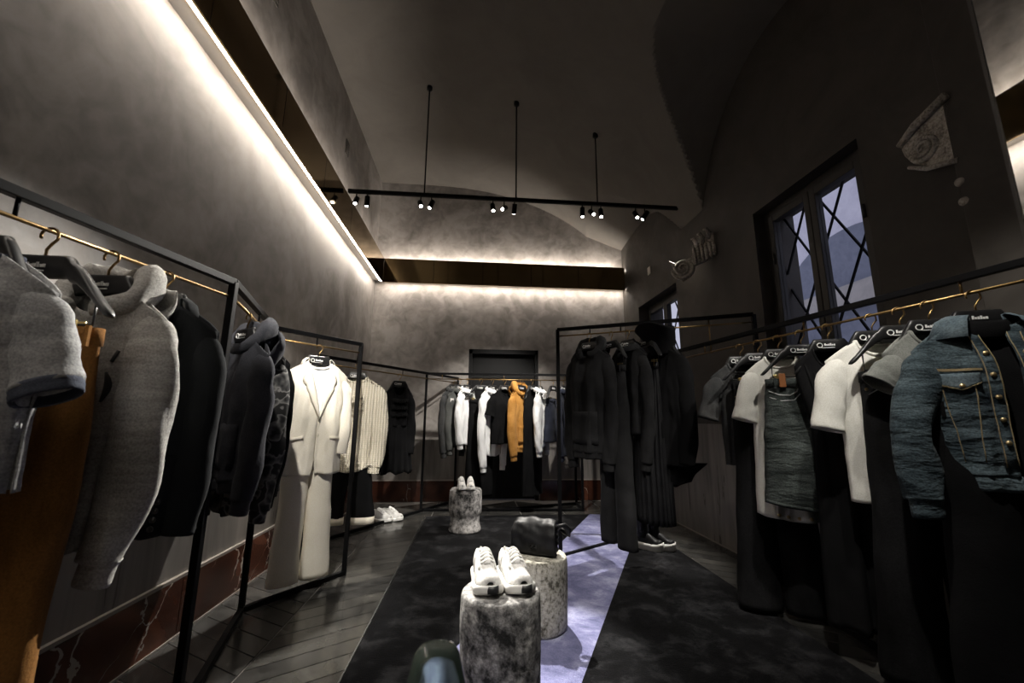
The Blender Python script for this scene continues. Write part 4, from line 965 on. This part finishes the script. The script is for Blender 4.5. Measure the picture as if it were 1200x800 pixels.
for x, rz in ((-.142, .10), (-.035, .06)):
    shoe('slip_on_sneaker', (x, 5.17, .489), rz, 'smooth white sneaker on the waisted pedestal, '+('closer to the ivory blazer' if x < -.1 else 'closer to the tall black rack'), 'white sneakers on the far pedestal', L=.34, W=.048, H=.105, sole=.028, chunky=.6, flare=.006)
for x, y, rz in ((-1.20, 5.80, 1.05), (-1.07, 5.87, 1.0)):
    shoe('sneaker', (x, y, 0.0), rz, 'cream white low sneaker on the slate floor, '+('closer to the long wall' if x < -1.1 else 'closer to the carpet'), 'cream sneakers on the floor', L=.38, W=.058, H=.12, sole=.04, chunky=.8, flare=.008)
def boot(loc, rz, label):
    t = shoe('chelsea_boot', loc, rz, label, 'chelsea boots by the tall rack', L=.275, W=.052, H=.10, sole=.075, chunky=1.5, laces=False, upper='leather_black', solem='ped_pale', flare=.011, open_=False, cat='boot')
    for o in list(t.children):
        if o.name.split('.')[0] == 'sole': o.data.materials[0] = M['rubber_white']
        if o.name.split('.')[0] in ('eyestay', 'tongue', 'heel_panel'): bpy.data.objects.remove(o)
    MB().grid(loft([(0, .068, .12, .046, .060), (0, .070, .20, .042, .052), (0, .076, .28, .044, .054), (0, .080, .34, .048, .058)], 14, 22, .03, 2), True).build('shaft', 'leather_black', t, solid=.008)
    for s in (-1, 1): MB().grid([[(s*.045, .07+lerp(-.028, .028, i/4)*(.4+.6*j/4), .17+.16*j/4) for i in range(5)] for j in range(5)]).build('elastic_gusset', 'rubber_black', t, solid=.006)
    MB().grid([[(.012*(i-1), .138+.004*j, .32+.05*sin(pi*j/6)) for i in range(3)] for j in range(7)]).build('pull_tab', 'rubber_black', t, solid=.004)
    return t
boot((1.81, 4.40, .0), .75, 'black chelsea boot with thick cream sole beside the steel post')
boot((1.935, 4.40, .0), .85, 'black chelsea boot with thick cream sole nearer the window wall')

# ------------------------------------------------------------------ black bag on the pale pedestal
bg_ = tag(empty('shoulder_bag', (.43, 2.90, .439), -.5), 'padded black leather shoulder bag standing on the pale pedestal', 'bag')
def puff(w, d, z0, z1, y0, pw=.5, n=26, seed=0, amp=.012):
    rows = []
    for j in range(n//2+1):
        v = j/(n//2); zz = lerp(z0, z1, v); k = 1-.10*v; r = []
        for i in range(n*2):
            a = 2*pi*i/(n*2); ca, sa = cos(a), sin(a)
            e = lerp(.90, 1, sm(v*6))*lerp(.86, 1, sm((1-v)*5))
            dd = 1+amp*6*nz(ca*2+seed, sa*2, v*4)
            r.append((w*k*e*abs(ca)**.32*(1 if ca > 0 else -1)*(1+.02*nz(v*5, a, seed)), y0+d*e*dd*(1-.25*v)*abs(sa)**.55*(1 if sa > 0 else -1), zz))
        rows.append(r)
    return MB().grid(rows, True, True)
puff(.135, .062, 0, .19, 0, seed=2).build('bag_body', 'leather_black', bg_)
rows = []
for j in range(26):
    v = j/25; r = []
    for i in range(25):
        u = -1+2*i/24; wv = .146-.018*max(0, 1-v*2)
        if v < .3: q = v/.3; y_ = lerp(.045, -.045, q); z_ = .195+.022*sin(pi*q)
        else: q = (v-.3)/.7; y_ = -.05-.030*sin(pi*min(1, q*.9))-.006*q; z_ = lerp(.195, .018, q)
        r.append((u*wv*(1+.04*v), y_-.007*nz(u*3, v*5, 4)*2-.006*sin(7*u+4*v)*sin(pi*v), z_+.008*nz(u*2, v*2, 9)-.012*u*u*(v < .3)))
    rows.append(r)
MB().grid(rows).build('flap', 'leather_black', bg_, solid=.014)
for sx in (-.012, .014):
    MB().tube([(sx-.010, -.093, .075), (sx-.010, -.093, .045), (sx+.010, -.094, .045), (sx+.010, -.094, .075)], .0028, 6, closed=True).build('embossed_emblem', 'rubber_black', bg_)
    MB().tube([(sx-.010, -.094, .060), (sx+.010, -.094, .060)], .0024, 6).build('embossed_emblem', 'rubber_black', bg_)
MB().tube([(.13, .0, .15), (.155, -.01, .185), (.185, .0, .19), (.205, .015, .165), (.20, .03, .13), (.175, .035, .14), (.15, .03, .16)], [.014, .02, .024, .024, .02, .018, .014], 10, flat=.6).build('strap', 'leather_black', bg_)
for s in (-1, 1): MB().grid([[(s*(.122+.012*sin(j*2.1)), lerp(-.05, .05, i/4), lerp(.015, .17, j/12)) for i in range(5)] for j in range(13)]).build('gusset', 'leather_black', bg_, solid=.006)

# ------------------------------------------------------------------ carved capital fragments on the window wall
def spiral(cy, cz, r0, turns=2.4, x=-.05, flip=1):
    pts = []; rad = []; n = 60
    for i in range(n+1):
        q = i/n; a = flip*(q*turns*2*pi); r = r0*(1-q)**.85+.008; pts.append((x-.03*q, cy+r*cos(a), cz+r*sin(a))); rad.append(.022*(1-q*.55))
    return MB().tube(pts, rad, 8)
cf = tag(empty('capital_fragment', (XR-.12, 4.37, 3.12), R(48)), 'carved stone capital fragment with a spiral volute between the windows', 'capital', 'capital fragments')
# local y runs away from the viewer along the wall: volute at +y, leaves at -y
spiral(.14, -.06, .115, flip=-1).build('volute', 'capital_stone', cf)
MB().lathe([(.12, 0), (.115, .03), (.09, .035)], 0, 0, 24).build('volute_disc', 'capital_stone', cf).matrix_local = Matrix.Translation(Vector((0, .14, -.06))*S) @ Matrix.Rotation(R(-90), 4, 'Y')
MB().prism([(.30, .08), (.22, .02), (.05, .06), (-.05, .20), (-.18, .32), (-.23, .30), (-.22, .05), (-.10, -.02), (.02, -.05), (.08, -.17), (.16, -.21), (.22, -.12)], 'x', 0, -.06).build('block', 'capital_stone', cf, smooth=False, bevel=.015)
for k in range(6):
    y0 = .00-.042*k
    MB().tube([(-.05, y0+.01, .20-.0*k), (-.085, y0, .12), (-.09, y0-.005, .03), (-.06, y0-.008, -.04+.012*k)], [.012, .022, .020, .010], 8).build('acanthus_leaf', 'capital_stone', cf)
for k in range(3):
    MB().tube([(-.04, -.02-.07*k, .13+.05*k), (-.10, -.03-.07*k, .20+.05*k), (-.13, -.01-.07*k, .25+.04*k), (-.10, .02-.07*k, .26+.04*k)], [.02, .026, .022, .010], 8).build('acanthus_leaf', 'capital_stone', cf)
cf = tag(empty('capital_fragment', (XR-.02, 1.88, 2.88)), 'broken stone capital corner with two stubs beside the plaster pier', 'capital', 'capital fragments')
MB().prism([(.27, .12), (.25, .02), (.20, -.08), (.10, -.17), (-.02, -.22), (-.15, -.32), (-.17, .28), (.0, .26), (.16, .20)], 'x', 0, -.10).build('block', 'capital_stone', cf, smooth=False, bevel=.03)
spiral(.08, -.01, .10, x=-.10, flip=-1).build('volute', 'capital_stone', cf)
MB().tube([(-.10, .26, .13), (-.12, .10, .21), (-.12, -.15, .29)], [.03, .035, .035], 8).build('moulding', 'capital_stone', cf)
MB().tube([(-.10, .22, -.10), (-.11, .08, -.20), (-.10, -.12, -.26)], [.015, .022, .022], 8).build('moulding', 'capital_stone', cf)
for zz in (-.42, -.58): MB().tube([(.0, -.12, zz), (-.06, -.11, zz-.01), (-.11, -.10, zz-.02)], [.045, .045, .030], 12).build('stub', 'capital_stone', cf)

cf.scale = (.7, .7, .7)
# ------------------------------------------------------------------ green glass piece on a plinth just in front of the lens
pl = tag(MB().box(-.09, .09, -.09, .09, 0, .60).build('display_plinth', 'black_metal', smooth=False, bevel=.004), 'slim black plinth under the green glass vase', 'plinth'); pl.location = (-.055*S, .80*S, .0142*S)
M['green_glass'].node_tree.nodes['Principled BSDF'].inputs['Transmission Weight'].default_value = .85
gl = tag(empty('glass_vase', (-.055, .80, .6142), -.3), 'thick bottle green glass vase with rounded shoulder', 'vase')
prof = [(.075, 0), (.080, .05), (.078, .14), (.066, .22), (.050, .275), (.040, .298), (.030, .305)]
MB().lathe([(.075, 0), (.077, .06), (.070, .14), (.056, .22), (.044, .27), (.038, .292), (.032, .300), (.020, .304)], 0, 0, 40).build('vase_body', 'green_glass', gl)
